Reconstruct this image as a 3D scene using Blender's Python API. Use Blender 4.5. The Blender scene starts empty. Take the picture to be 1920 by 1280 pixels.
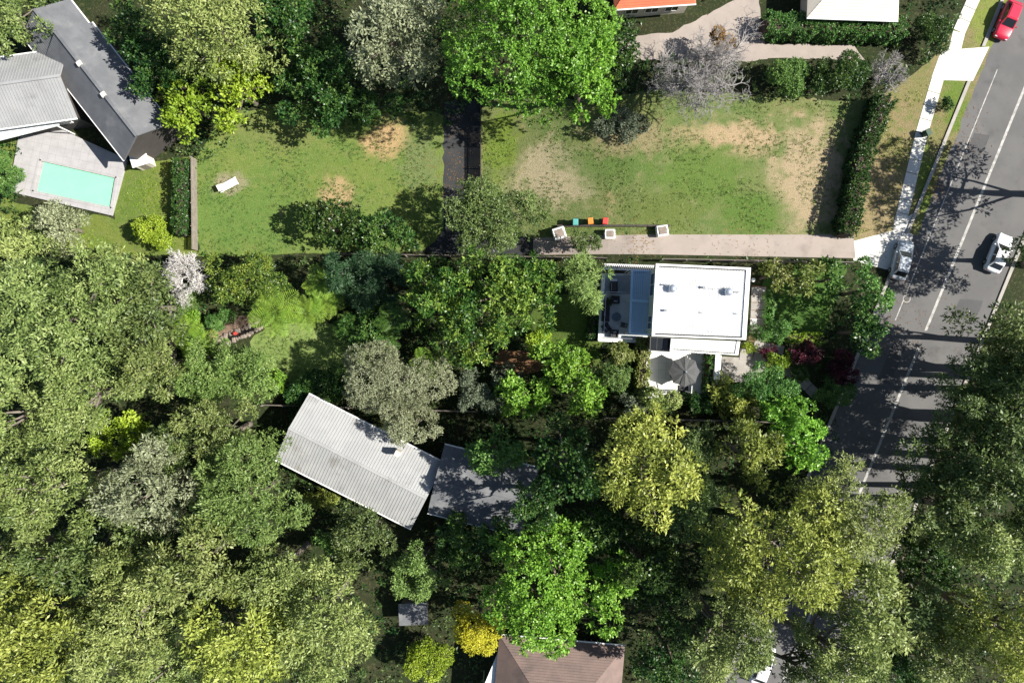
import bpy, bmesh, math, random
import numpy as np
from mathutils import Vector
rad = math.radians
# ------------------------------------------------------------------ camera, sky, sun
scn = bpy.context.scene
CAMZ, PPM = 74.0, 17.297           # drone height, photo pixels per metre on the street level
cam = bpy.data.cameras.new('camera'); cam.lens = 24; cam.sensor_width = 36; cam.clip_end = 2000
co = bpy.data.objects.new('camera', cam); co.location = (0, 0, CAMZ); scn.collection.objects.link(co); scn.camera = co
SUN_EL, SUN_AZ = 43.0, -3.5        # sun stands to the right of the picture, a little towards its bottom
w = bpy.data.worlds.new('World'); scn.world = w; w.use_nodes = True
nt = w.node_tree; bg = nt.nodes['Background']
sky = nt.nodes.new('ShaderNodeTexSky'); sky.sky_type = 'NISHITA'; sky.sun_disc = False
sky.sun_elevation = rad(SUN_EL); sky.sun_rotation = rad(90 - SUN_AZ)
nt.links.new(sky.outputs[0], bg.inputs[0]); bg.inputs[1].default_value = 0.055
sl = bpy.data.lights.new('sun', 'SUN'); sl.energy = 5.0; sl.angle = rad(0.5); sl.color = (1.0, 0.95, 0.86)
so = bpy.data.objects.new('sun', sl); scn.collection.objects.link(so); so.location = (40, -3, 60)
d = Vector((math.cos(rad(SUN_EL))*math.cos(rad(SUN_AZ)), math.cos(rad(SUN_EL))*math.sin(rad(SUN_AZ)), math.sin(rad(SUN_EL))))
so.rotation_euler = d.to_track_quat('Z', 'Y').to_euler()
vs = scn.view_settings; vs.view_transform = 'Standard'; vs.look = 'None'; vs.exposure = 1.1; vs.gamma = 1.0; vs.use_curve_mapping = False
scn.render.resolution_x = 1024; scn.render.resolution_y = 682

# ------------------------------------------------------------------ helpers
COL = scn.collection
GX = [-400.0] + [-6 + 22*i/8 for i in range(9)] + [400.0]; GZ = [-3.6] + [-3.6 + 3.6*(3*(i/8)**2 - 2*(i/8)**3) for i in range(9)] + [0.0]     # the land falls from the street to the back gardens
def gz(x): return float(np.interp(x, GX, GZ))
def P(px, py, h=0.0):
    "photo pixel -> world x, y, z of a point h metres above the ground there"
    x = 0.0
    for _ in range(12):
        z = gz(x) + h; x = (px - 960) / PPM * (CAMZ - z) / CAMZ
    return x, (640 - py) / PPM * (CAMZ - z) / CAMZ, z
def A(px, py, z):
    "photo pixel -> world point at absolute height z"
    k = (CAMZ - z) / CAMZ / PPM
    return ((px - 960) * k, (640 - py) * k, z)
def ln(y): return 1925 - (y - 155)*.4075          # centre line of the road, pixel x at pixel y
def tag(o, label=None, cat=None, group=None, kind=None):
    if label: o['label'] = label
    if cat: o['category'] = cat
    if group: o['group'] = group
    if kind: o['kind'] = kind
    return o
WL = {}
def empty(name, loc, label, cat, group=None):
    o = bpy.data.objects.new(name, None); COL.objects.link(o); o.location = loc; o.empty_display_size = 0.3
    WL[o] = Vector(loc); return tag(o, label, cat, group)
def link(name, me, mat, parent=None, loc=None):
    o = bpy.data.objects.new(name, me); COL.objects.link(o)
    if mat and not me.materials: me.materials.append(mat)
    if parent is not None: o.parent = parent; WL[o] = WL[parent]
    else:
        WL[o] = Vector(loc) if loc else Vector((0, 0, 0)); o.location = WL[o]
    return o
class MB:
    def __init__(s): s.v = []; s.f = []
    def poly(s, pts, faces):
        n = len(s.v); s.v += [tuple(p) for p in pts]; s.f += [tuple(i + n for i in f) for f in faces]; return s
    def prism(s, bottom, top):
        n = len(bottom); f = [tuple(range(n - 1, -1, -1)), tuple(range(n, 2 * n))]
        for i in range(n): j = (i + 1) % n; f.append((i, j, n + j, n + i))
        return s.poly(list(bottom) + list(top), f)
    def box(s, c, d, rz=0.0, taper=1.0):
        cs, sn = math.cos(rz), math.sin(rz); r = []
        for z, t in ((-.5, 1.0), (.5, taper)):
            r.append([(c[0] + cs*a*d[0]*t - sn*b*d[1]*t, c[1] + sn*a*d[0]*t + cs*b*d[1]*t, c[2] + z*d[2]) for a, b in ((-.5,-.5),(.5,-.5),(.5,.5),(-.5,.5))])
        return s.prism(r[0], r[1])
    def bar(s, a, b, wd, hg=None):
        a = Vector(a); b = Vector(b); ax = (b - a)
        if ax.length < 1e-6: return s
        ax.normalize(); up = Vector((0, 0, 1)) if abs(ax.z) < .95 else Vector((1, 0, 0))
        sd = ax.cross(up).normalized(); up = sd.cross(ax); hg = hg or wd
        q = [(-.5,-.5),(.5,-.5),(.5,.5),(-.5,.5)]
        return s.prism([a + sd*x*wd + up*y*hg for x, y in q], [b + sd*x*wd + up*y*hg for x, y in q])
    def tube(s, pts, radii, n=8, cap=True):
        pts = [Vector(p) for p in pts]; base = len(s.v); k = len(pts)
        for i, p in enumerate(pts):
            ax = (pts[min(i+1, k-1)] - pts[max(i-1, 0)]).normalized(); up = Vector((0, 0, 1)) if abs(ax.z) < .9 else Vector((1, 0, 0))
            sd = ax.cross(up).normalized(); u2 = sd.cross(ax)
            for j in range(n):
                t = 2*math.pi*j/n; s.v.append(tuple(p + (sd*math.cos(t) + u2*math.sin(t))*radii[i]))
        for i in range(k-1):
            for j in range(n):
                a = base+i*n+j; b = base+i*n+(j+1) % n; s.f.append((a, b, b+n, a+n))
        if cap: s.f.append(tuple(range(base+n-1, base-1, -1))); s.f.append(tuple(base+(k-1)*n+j for j in range(n)))
        return s
    def lathe(s, c, prof, n=16):
        base = len(s.v); k = len(prof)
        for r, z in prof:
            for j in range(n): t = 2*math.pi*j/n; s.v.append((c[0]+r*math.cos(t), c[1]+r*math.sin(t), c[2]+z))
        for i in range(k-1):
            for j in range(n): a = base+i*n+j; b = base+i*n+(j+1) % n; s.f.append((a, b, b+n, a+n))
        s.f.append(tuple(range(base+n-1, base-1, -1))); s.f.append(tuple(base+(k-1)*n+j for j in range(n)))
        return s
    def build(s, name, mat, parent=None, loc=None, smooth=False, bevel=0.0):
        o_ = WL[parent] if parent is not None else (Vector(loc) if loc else Vector((0, 0, 0)))
        me = bpy.data.meshes.new(name)
        me.from_pydata([(p[0]-o_.x, p[1]-o_.y, p[2]-o_.z) for p in s.v], [], s.f); me.update()
        if bevel:
            bm = bmesh.new(); bm.from_mesh(me)
            bmesh.ops.bevel(bm, geom=list(bm.edges), offset=bevel, segments=1, affect='EDGES', clamp_overlap=True)
            bm.to_mesh(me); bm.free()
        if smooth: me.polygons.foreach_set('use_smooth', [True]*len(me.polygons))
        return link(name, me, mat, parent, loc)
def copy_tree(o, parent=None):
    c = o.copy(); COL.objects.link(c); c.parent = parent; WL[c] = WL[o]
    for ch in list(o.children): copy_tree(ch, c)
    return c

# ------------------------------------------------------------------ materials
def new_mat(name):
    m = bpy.data.materials.new(name); m.use_nodes = True; n = m.node_tree
    return m, n, n.nodes['Principled BSDF'], n.nodes, n.links
def pos_noise(N, L, scale, detail=4, src=None, rough=.6):
    t = N.new('ShaderNodeTexNoise'); t.inputs['Scale'].default_value = scale; t.inputs['Detail'].default_value = detail; t.inputs['Roughness'].default_value = rough
    if src is None: g = N.new('ShaderNodeNewGeometry'); src = g.outputs['Position']
    L.new(src, t.inputs['Vector']); return t.outputs['Fac']
def mixc(N, L, fac, a, b, mode='MIX'):
    m = N.new('ShaderNodeMix'); m.data_type = 'RGBA'; m.blend_type = mode
    for i, v in ((0, fac), (6, a), (7, b)):
        if hasattr(v, 'is_output'): L.new(v, m.inputs[i])
        elif i == 0: m.inputs[0].default_value = v
        else: m.inputs[i].default_value = (*v, 1)
    return m.outputs[2]
def mrange(N, L, v, a, b, c=0.0, d=1.0):
    m = N.new('ShaderNodeMapRange'); m.interpolation_type = 'SMOOTHSTEP'
    L.new(v, m.inputs[0]); m.inputs[1].default_value = a; m.inputs[2].default_value = b; m.inputs[3].default_value = c; m.inputs[4].default_value = d
    return m.outputs[0]
def surf(name, c1, c2=None, rough=.6, scale=1.2, fine=12.0, bump=.0, spec=.4, metal=0.0, stain=None):
    "plain surface: two tones in large patches, fine grain, optional stains and bump"
    m, n, B, N, L = new_mat(name); c2 = c2 or tuple(x*.85 for x in c1)
    a = mrange(N, L, pos_noise(N, L, scale), .35, .65); c = mixc(N, L, a, c1, c2)
    f = pos_noise(N, L, fine, 5); c = mixc(N, L, .25, c, mixc(N, L, f, tuple(x*.55 for x in c1), tuple(min(1, x*1.3) for x in c1)))
    if stain: c = mixc(N, L, mrange(N, L, pos_noise(N, L, .45, 6), .52, .75, 0, .75), c, stain)
    L.new(c, B.inputs['Base Color']); B.inputs['Roughness'].default_value = rough; B.inputs['Specular IOR Level'].default_value = spec; B.inputs['Metallic'].default_value = metal
    if bump:
        b = N.new('ShaderNodeBump'); b.inputs['Strength'].default_value = bump; b.inputs['Distance'].default_value = .03; L.new(f, b.inputs['Height']); L.new(b.outputs[0], B.inputs['Normal'])
    return m
def land(name, greens, spots=(), dry=None, dryamt=0.0, bump=.8):
    "grass or soil: blades of several tones, dry patches, and named patches (px, py, rx, ry, colour)"
    m, n, B, N, L = new_mat(name); g = N.new('ShaderNodeNewGeometry'); pos = g.outputs['Position']
    c = mixc(N, L, mrange(N, L, pos_noise(N, L, .22, 5, pos), .36, .64), greens[0], greens[1])
    c = mixc(N, L, mrange(N, L, pos_noise(N, L, 1.1, 6, pos), .42, .7, 0, .7), c, greens[2])
    if dry: c = mixc(N, L, mrange(N, L, pos_noise(N, L, .3, 8, pos, .68), .62 - dryamt, .74 - dryamt, 0, .85), c, dry)
    dn = N.new('ShaderNodeTexNoise'); dn.inputs['Scale'].default_value = .7; dn.inputs['Detail'].default_value = 6; L.new(pos, dn.inputs['Vector'])
    for (px, py, rx, ry, colr) in spots:
        p = P(px, py); s = N.new('ShaderNodeVectorMath'); s.operation = 'SUBTRACT'; L.new(pos, s.inputs[0]); s.inputs[1].default_value = p
        q = N.new('ShaderNodeVectorMath'); q.operation = 'MULTIPLY'; L.new(s.outputs[0], q.inputs[0]); q.inputs[1].default_value = (PPM/rx, PPM/ry, 0)
        l = N.new('ShaderNodeVectorMath'); l.operation = 'LENGTH'; L.new(q.outputs[0], l.inputs[0])
        ad = N.new('ShaderNodeMath'); ad.operation = 'MULTIPLY_ADD'; L.new(dn.outputs['Fac'], ad.inputs[0]); ad.inputs[1].default_value = 2.2; L.new(l.outputs['Value'], ad.inputs[2])
        c = mixc(N, L, mrange(N, L, ad.outputs[0], 1.6, 2.5, .93, 0), c, colr)
    sp = pos_noise(N, L, 3.2, 8, pos, .8); c = mixc(N, L, mrange(N, L, sp, .50, .66, 0, .55), c, mixc(N, L, .55, c, (.30, .27, .12)))
    wv = pos_noise(N, L, .9, 8, pos, .8); c = mixc(N, L, mrange(N, L, wv, .54, .62, 0, .5), c, mixc(N, L, .6, c, (.03, .07, .012)))
    f = pos_noise(N, L, 7, 6, pos, .8); c = mixc(N, L, mrange(N, L, f, .35, .65, .0, .75), c, mixc(N, L, .5, c, (.012, .018, .006)))
    L.new(c, B.inputs['Base Color']); B.inputs['Roughness'].default_value = .9; B.inputs['Specular IOR Level'].default_value = .15
    b = N.new('ShaderNodeBump'); b.inputs['Strength'].default_value = bump; b.inputs['Distance'].default_value = .12; L.new(f, b.inputs['Height']); L.new(b.outputs[0], B.inputs['Normal'])
    return m
def leafmat(name, dark, mid, light, rough=.5, trans=.28, spec=.35):
    m, n, B, N, L = new_mat(name)
    a = N.new('ShaderNodeAttribute'); a.attribute_name = 'tone'
    r = N.new('ShaderNodeValToRGB'); L.new(a.outputs['Fac'], r.inputs[0]); e = r.color_ramp.elements
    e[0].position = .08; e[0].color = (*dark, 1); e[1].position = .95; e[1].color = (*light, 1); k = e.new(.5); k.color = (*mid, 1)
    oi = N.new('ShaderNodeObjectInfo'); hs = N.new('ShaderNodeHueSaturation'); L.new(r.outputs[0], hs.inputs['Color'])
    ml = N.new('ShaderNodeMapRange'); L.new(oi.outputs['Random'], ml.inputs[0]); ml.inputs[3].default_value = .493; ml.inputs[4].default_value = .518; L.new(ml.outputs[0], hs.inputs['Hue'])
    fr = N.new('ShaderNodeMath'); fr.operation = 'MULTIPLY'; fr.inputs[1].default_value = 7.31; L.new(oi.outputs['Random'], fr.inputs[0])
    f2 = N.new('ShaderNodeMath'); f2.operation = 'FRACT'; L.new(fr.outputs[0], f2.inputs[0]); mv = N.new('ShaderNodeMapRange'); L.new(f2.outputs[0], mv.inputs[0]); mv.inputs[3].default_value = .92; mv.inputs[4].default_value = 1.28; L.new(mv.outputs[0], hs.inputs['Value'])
    r = hs
    L.new(r.outputs[0], B.inputs['Base Color']); B.inputs['Roughness'].default_value = rough; B.inputs['Specular IOR Level'].default_value = spec
    t = N.new('ShaderNodeBsdfTranslucent'); L.new(r.outputs[0], t.inputs[0])
    mx = N.new('ShaderNodeMixShader'); mx.inputs[0].default_value = trans; L.new(B.outputs[0], mx.inputs[1]); L.new(t.outputs[0], mx.inputs[2])
    L.new(mx.outputs[0], N['Material Output'].inputs[0]); return m

M = {}
M['white_roof'] = surf('white_roof_sheet', (.80, .80, .79), (.76, .77, .77), .45, .5, 6, stain=(.62, .61, .58))
M['white_paint'] = surf('white_paint', (.78, .78, .76), (.72, .72, .70), .55, .6, 9)
M['louvre'] = surf('shade_blue_louvre', (.42, .58, .76), (.36, .52, .70), .45, .8, 8)  # white louvres with the blue of sky-lit shade put into their colour
M['wall'] = surf('rendered_wall', (.55, .55, .52), (.48, .48, .46), .8, .7, 14, .2)
M['court'] = surf('pale_courtyard_tile', (.72, .71, .68), (.66, .65, .62), .6, .8, 10, stain=(.5, .48, .44))
M['terrace'] = surf('pale_terrace_tile', (.50, .52, .54), (.44, .46, .48), .6, .8, 10)
M['deck_grey'] = surf('grey_deck_board', (.27, .30, .34), (.22, .25, .29), .6, 3, 20)
M['glass_dark'] = surf('dark_glass', (.018, .02, .022), None, .08, 1, 5, spec=.6)
M['canopy_grey'] = surf('charcoal_canvas', (.075, .078, .08), (.065, .067, .07), .85, 1, 40, .1)
M['black'] = surf('black_metal', (.02, .02, .022), None, .45, 3, 20)
M['wicker'] = surf('black_wicker', (.022, .022, .026), (.03, .03, .034), .6, 6, 60, .5)
M['cushion'] = surf('charcoal_cushion', (.035, .036, .045), None, .9, 4, 50, .2)
def pattern_mat():
    m, n, B, N, L = new_mat('patterned_cushion'); t = N.new('ShaderNodeTexVoronoi'); t.inputs['Scale'].default_value = 9
    g = N.new('ShaderNodeNewGeometry'); L.new(g.outputs['Position'], t.inputs['Vector'])
    L.new(mixc(N, L, mrange(N, L, t.outputs['Distance'], .5, .62), (.75, .75, .8), (.12, .16, .3)), B.inputs['Base Color']); B.inputs['Roughness'].default_value = .9; return m
M['pattern'] = pattern_mat()
M['pouf'] = surf('slate_blue_fabric', (.10, .13, .18), None, .9, 3, 30, .2)
M['alu'] = surf('brushed_metal', (.45, .46, .48), None, .3, 3, 20, metal=.7)
M['blue_vent'] = surf('vent_metal', (.35, .40, .48), None, .35, 3, 15, metal=.4)
M['timber'] = surf('weathered_timber', (.24, .21, .18), (.17, .15, .13), .85, 2.5, 18, .3)
M['dark_timber'] = surf('dark_stained_timber', (.06, .05, .045), (.045, .038, .034), .8, 2.5, 18, .3)
M['asphalt'] = surf('grey_asphalt', (.115, .113, .112), (.09, .089, .09), .9, .25, 25, .3, stain=(.065, .064, .065))
M['shaded_asphalt'] = surf('shaded_asphalt', (.026, .028, .031), (.038, .039, .041), .9, .6, 25, .4, stain=(.05, .047, .04))  # asphalt darkened so the driveway's shade sits in its colour
M['road_patch'] = surf('newer_asphalt', (.075, .075, .077), (.062, .062, .065), .9, .5, 25, .3)
M['kerb'] = surf('kerb_concrete', (.34, .32, .29), (.26, .25, .23), .85, .8, 14, .2)
M['path'] = surf('pale_concrete', (.60, .59, .55), (.52, .51, .47), .85, .6, 12, .2, stain=(.42, .40, .36))
M['drive'] = surf('pinkish_concrete', (.31, .265, .235), (.27, .235, .21), .85, .5, 12, .2, stain=(.20, .17, .155))
M['slab'] = surf('grey_garden_slab', (.30, .28, .26), (.24, .225, .205), .85, 1.2, 14, .3, stain=(.15, .135, .115))
M['paint_line'] = surf('road_line_paint', (.42, .41, .39), (.20, .198, .19), .8, 2.2, 16, stain=(.14, .138, .135))
M['stone'] = surf('garden_stone', (.24, .20, .17), (.16, .13, .11), .85, 2, 16, .5)
M['soil'] = land('red_brown_soil', ((.26, .13, .07), (.20, .11, .065), (.12, .07, .045)), bump=1)
M['grey_roof'] = surf('grey_roof_sheet', (.30, .305, .31), (.25, .255, .26), .5, .5, 10, stain=(.17, .17, .17))
M['slate_roof'] = surf('slate_grey_roof_tile', (.135, .14, .15), (.10, .105, .115), .7, .7, 12, .3, stain=(.21, .215, .22))
M['brick'] = surf('dark_brick', (.055, .05, .046), (.045, .04, .038), .85, 1.5, 20, .3)
M['pale_roof'] = surf('pale_grey_roof_sheet', (.33, .335, .335), (.28, .285, .29), .5, .5, 10, stain=(.19, .185, .175))
M['brown_roof'] = surf('brown_roof_tile', (.17, .12, .105), (.13, .095, .085), .8, .8, 12, .4, stain=(.08, .065, .06))
M['orange_roof'] = surf('terracotta_roof_tile', (.50, .13, .06), (.40, .11, .055), .75, .8, 12, .4)
M['cream'] = surf('cream_render', (.62, .57, .49), (.55, .50, .43), .8, .6, 12, .2)
M['tile_coping'] = surf('pale_pool_paving', (.36, .35, .355), (.30, .295, .30), .7, .9, 12, .2)
def water_mat():
    m, n, B, N, L = new_mat('pool_water'); L.new(mixc(N, L, pos_noise(N, L, .5, 3), (.20, .56, .34), (.26, .64, .40)), B.inputs['Base Color']); B.inputs['Roughness'].default_value = .06
    f = pos_noise(N, L, 2.2, 3); b = N.new('ShaderNodeBump'); b.inputs['Strength'].default_value = .25; b.inputs['Distance'].default_value = .05; L.new(f, b.inputs['Height']); L.new(b.outputs[0], B.inputs['Normal']); return m
M['water'] = water_mat()
def joints(m, size, colr, ang=0.0):
    "thin mortar lines in the paving"
    N, L = m.node_tree.nodes, m.node_tree.links; B = N['Principled BSDF']; src = B.inputs['Base Color'].links[0].from_socket
    g = N.new('ShaderNodeNewGeometry'); mp = N.new('ShaderNodeMapping'); mp.inputs['Rotation'].default_value = (0, 0, ang); L.new(g.outputs['Position'], mp.inputs[0])
    b = N.new('ShaderNodeTexBrick'); L.new(mp.outputs[0], b.inputs['Vector']); b.inputs['Scale'].default_value = 1.0; b.inputs['Brick Width'].default_value = size; b.inputs['Row Height'].default_value = size; b.inputs['Mortar Size'].default_value = .012; b.offset = 0
    L.new(mixc(N, L, b.outputs['Fac'], src, colr), B.inputs['Base Color'])
joints(M['tile_coping'], .9, (.22, .21, .2), rad(12)); joints(M['court'], .8, (.40, .39, .36), rad(2.5))
M['bark'] = surf('grey_brown_bark', (.13, .105, .085), (.09, .072, .058), .9, 3, 20, .5)
M['gum_bark'] = surf('pale_gum_bark', (.17, .145, .12), (.12, .10, .085), .85, 2, 14, .4)
M['white_bark'] = surf('bleached_twig', (.60, .58, .56), (.48, .46, .45), .85, 3, 20)
M['grey_twig'] = surf('grey_twig', (.30, .285, .28), (.24, .225, .22), .85, 3, 20)
M['fern_trunk'] = surf('fern_trunk', (.05, .036, .026), None, .95, 5, 25, .6)
M['red_plastic'] = surf('red_plastic', (.50, .05, .04), None, .5, 2, 10)
M['teal_plastic'] = surf('teal_plastic', (.08, .30, .28), None, .5, 2, 10)
M['orange_plastic'] = surf('orange_plastic', (.55, .20, .03), None, .5, 2, 10)
M['green_plastic'] = surf('dark_green_plastic', (.02, .06, .03), None, .5, 2, 10)
M['pot'] = surf('charcoal_pot', (.06, .06, .06), None, .7, 3, 15, .2)
M['pale_pot'] = surf('pale_ceramic_pot', (.42, .38, .32), None, .6, 3, 15)
M['terracotta'] = surf('terracotta_pot', (.42, .17, .08), None, .75, 3, 15)
M['tyre'] = surf('tyre_rubber', (.015, .015, .015), None, .85, 5, 30)
M['rim'] = surf('alloy_rim', (.5, .5, .52), None, .3, 3, 15, metal=.8)
M['lamp'] = surf('headlight_lens', (.75, .77, .8), None, .1, 3, 15)
M['tail'] = surf('tail_light_lens', (.4, .01, .01), None, .2, 3, 15)
def carpaint(name, c):
    m = surf(name, c, tuple(x*.95 for x in c), .28, .5, 4, spec=.6); m.node_tree.nodes['Principled BSDF'].inputs['Coat Weight'].default_value = .8; return m
M['car_red'] = carpaint('red_car_paint', (.50, .012, .045)); M['car_white'] = carpaint('white_car_paint', (.72, .74, .76)); M['car_silver'] = carpaint('silver_car_paint', (.34, .38, .42))
M['car_dark'] = carpaint('dark_car_paint', (.03, .035, .04))
# leaves
LM = {
 'gum':    leafmat('gum_leaf', (.066, .098, .025), (.175, .225, .062), (.30, .345, .12), .45),
 'gumgold':leafmat('golden_gum_leaf', (.080, .108, .018), (.215, .260, .045), (.36, .395, .09), .45),
 'gumdark':leafmat('dark_gum_leaf', (.034, .060, .018), (.090, .135, .038), (.17, .22, .07), .45),
 'olive':  leafmat('fine_olive_leaf', (.052, .092, .018), (.125, .195, .045), (.215, .29, .085), .5),
 'bright': leafmat('bright_green_leaf', (.050, .115, .012), (.145, .285, .030), (.25, .41, .06), .42),
 'lime':   leafmat('lime_leaf', (.075, .130, .008), (.205, .300, .022), (.33, .42, .05), .45),
 'mid':    leafmat('mid_green_leaf', (.026, .075, .014), (.080, .175, .036), (.16, .28, .07), .42),
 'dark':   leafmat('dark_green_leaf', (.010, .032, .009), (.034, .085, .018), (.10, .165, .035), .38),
 'glossy': leafmat('glossy_leaf', (.018, .052, .010), (.075, .150, .026), (.24, .31, .05), .36),
 'silver': leafmat('silver_leaf', (.088, .100, .050), (.210, .230, .125), (.33, .35, .22), .55),
 'grey':   leafmat('grey_green_leaf', (.036, .052, .032), (.095, .125, .075), (.18, .21, .14), .55),
 'conifer':leafmat('shaded_conifer_leaf', (.010, .034, .014), (.026, .070, .028), (.06, .125, .05), .5),  # conifer green darkened; the glossy tree's shade is in the colour
 'yellow': leafmat('yellow_leaf', (.24, .20, .01), (.48, .41, .025), (.62, .54, .06), .5),
 'purple': leafmat('purple_leaf', (.016, .005, .008), (.055, .012, .020), (.15, .03, .05), .45),
 'variegated': leafmat('variegated_leaf', (.050, .078, .012), (.165, .215, .045), (.36, .38, .14), .45),
 'fern':   leafmat('fern_leaf', (.100, .170, .016), (.210, .330, .040), (.30, .43, .08), .5, .35),
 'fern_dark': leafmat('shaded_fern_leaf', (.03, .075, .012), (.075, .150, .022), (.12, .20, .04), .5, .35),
 'rust':   leafmat('rusty_leaf', (.10, .045, .012), (.22, .11, .03), (.33, .19, .06), .6),
}
# ------------------------------------------------------------------ foliage
def quads_mesh(name, V, tone, mat):
    "V: (n,4,3) leaf blades"
    n = len(V); me = bpy.data.meshes.new(name)
    me.vertices.add(n*4); me.vertices.foreach_set('co', V.reshape(-1).astype(np.float32))
    me.loops.add(n*4); me.loops.foreach_set('vertex_index', np.arange(n*4, dtype=np.int32))
    me.polygons.add(n); me.polygons.foreach_set('loop_start', np.arange(0, n*4, 4, dtype=np.int32)); me.polygons.foreach_set('loop_total', np.full(n, 4, dtype=np.int32))
    at = me.attributes.new('tone', 'FLOAT', 'FACE'); at.data.foreach_set('value', np.clip(tone, 0, 1).astype(np.float32))
    me.update(calc_edges=True); me.materials.append(mat); return me
def unit(a): return a / np.maximum(np.linalg.norm(a, axis=-1, keepdims=True), 1e-6)
def leaves(C, out, st, rng, ctone):
    "leaf blades radiating from clump centres C along outward directions"
    k = st['k']; n = len(C); rc = st['rc']
    dirs = unit(rng.normal(size=(n, k, 3)) + out[:, None, :]*st.get('bias', 1.1) + np.array([0, 0, st.get('up', .25)]))
    base = C[:, None, :] + dirs*rc*rng.uniform(.1, .9, (n, k, 1))
    ax = unit(dirs + rng.normal(size=(n, k, 3))*.5 + np.array([0, 0, st.get('droop', -.15)]))
    nrm = unit(out[:, None, :]*.9 + rng.normal(size=(n, k, 3))*.55 + np.array([0, 0, .7]))
    sd = unit(np.cross(ax, nrm)); L = st['L']*rng.uniform(.65, 1.3, (n, k, 1)); W = st['W']*rng.uniform(.7, 1.25, (n, k, 1))
    V = np.stack([base, base + ax*L*.45 + sd*W*.5, base + ax*L, base + ax*L*.45 - sd*W*.5], axis=2)
    tone = ctone[:, None] + rng.normal(size=(n, k))*.16
    return V.reshape(-1, 4, 3), tone.reshape(-1)
ST = {
 'gum':    dict(L=.38, W=.15, k=15, rc=.55, lobe=(.17, .30), nl=28, lai=3.3, bias=1.0, up=.3),
 'olive':  dict(L=.27, W=.11, k=15, rc=.40, lobe=(.17, .30), nl=30, lai=3.7, bias=1.2, up=.4),
 'broad':  dict(L=.34, W=.20, k=14, rc=.44, lobe=(.16, .32), nl=26, lai=3.5, bias=1.3, up=.5),
 'rosette':dict(L=.34, W=.15, k=18, rc=.34, lobe=(.15, .27), nl=32, lai=3.2, bias=.8, up=.8, droop=0),
 'fine':   dict(L=.24, W=.10, k=16, rc=.36, lobe=(.18, .32), nl=34, lai=4.0, bias=1.2, up=.3),
 'shrub':  dict(L=.22, W=.11, k=12, rc=.26, lobe=(.26, .44), nl=14, lai=4.0, bias=1.2, up=.4),
 'feather':dict(L=.42, W=.08, k=18, rc=.50, lobe=(.18, .30), nl=30, lai=3.8, bias=1.2, up=.0, droop=-.5),
}
def crown_data(rx, ry, rz, seed, st):
    rng = np.random.default_rng(seed); nl = st['nl']; R = (rx + ry)/2
    nl = max(8, int(nl*min(1.5, max(.45, R/5))))
    th = rng.uniform(0, 2*math.pi, nl) + np.arange(nl)*2.39996
    f = np.sqrt((np.arange(nl) + .5)/nl); f = np.clip(f + rng.normal(size=nl)*.06, 0, 1)
    wob = 1 + .12*np.sin(th*3 + rng.uniform(0, 6)) + .08*np.sin(th*5 + rng.uniform(0, 6))
    lr = rng.uniform(*st['lobe'], nl)*R*(1.12 - .25*f)
    rr = f*wob*(1.04 - .72*lr/R)
    zz = np.sqrt(np.clip(1 - (f*.92)**2, 0, 1))*.78 - .20 + rng.normal(size=nl)*.13
    zz[rng.random(nl) < .25] -= .50; zz += rng.normal(size=nl)*.10
    Lc = np.stack([np.cos(th)*rr*rx, np.sin(th)*rr*ry, zz*rz], 1)
    ltone = rng.normal(size=nl)*.09
    nleaf = st['lai']*math.pi*rx*ry/(.5*st['L']*st['W']); ncl = max(12, int(nleaf/st['k']))
    m = ncl*3
    li = rng.choice(nl, m, p=(lr**2)/np.sum(lr**2)); dr = unit(rng.normal(size=(m, 3)) + np.array([0, 0, .55]))
    lz = lr*np.clip(rz/R*1.15, .6, 1.1)
    Cp = Lc[li] + dr*np.stack([lr[li], lr[li], lz[li]], 1)*rng.uniform(.72, 1.1, (m, 1))
    dist = np.linalg.norm((Cp[:, None, :] - Lc[None])/lr[None, :, None], axis=2); dist[np.arange(m), li] = 9
    keep = dist.min(1) > .72; Cp = Cp[keep][:ncl]; dr = dr[keep][:ncl]; li = li[keep][:ncl]
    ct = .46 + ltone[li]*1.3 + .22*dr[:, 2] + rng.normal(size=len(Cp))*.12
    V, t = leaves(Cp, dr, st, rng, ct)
    return V, t, Lc, lr
def trunk_mesh(mb, base, top, r, Lc, rng, nl=7):
    base = np.array(base); top = np.array(top)
    mid = base*.5 + top*.5 + np.array([rng.uniform(-.3, .3), rng.uniform(-.3, .3), 0])*min(1, r*4)
    mb.tube([base - np.array([0, 0, .15]), base*.85 + mid*.15, mid, top], [r*1.35, r*1.05, r*.85, r*.45], 8)
    idx = rng.permutation(len(Lc))[:nl]
    for i in idx:
        t = rng.uniform(.45, .95); s = mid*(1-t) + top*t if t > .5 else base*.4 + mid*.6; e = Lc[i]
        m = s*.5 + e*.5 + np.array([0, 0, -.12*np.linalg.norm(e - s)])
        mb.tube([s, m, e], [r*.42, r*.3, r*.1], 5)
NSEED = [100]
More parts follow.
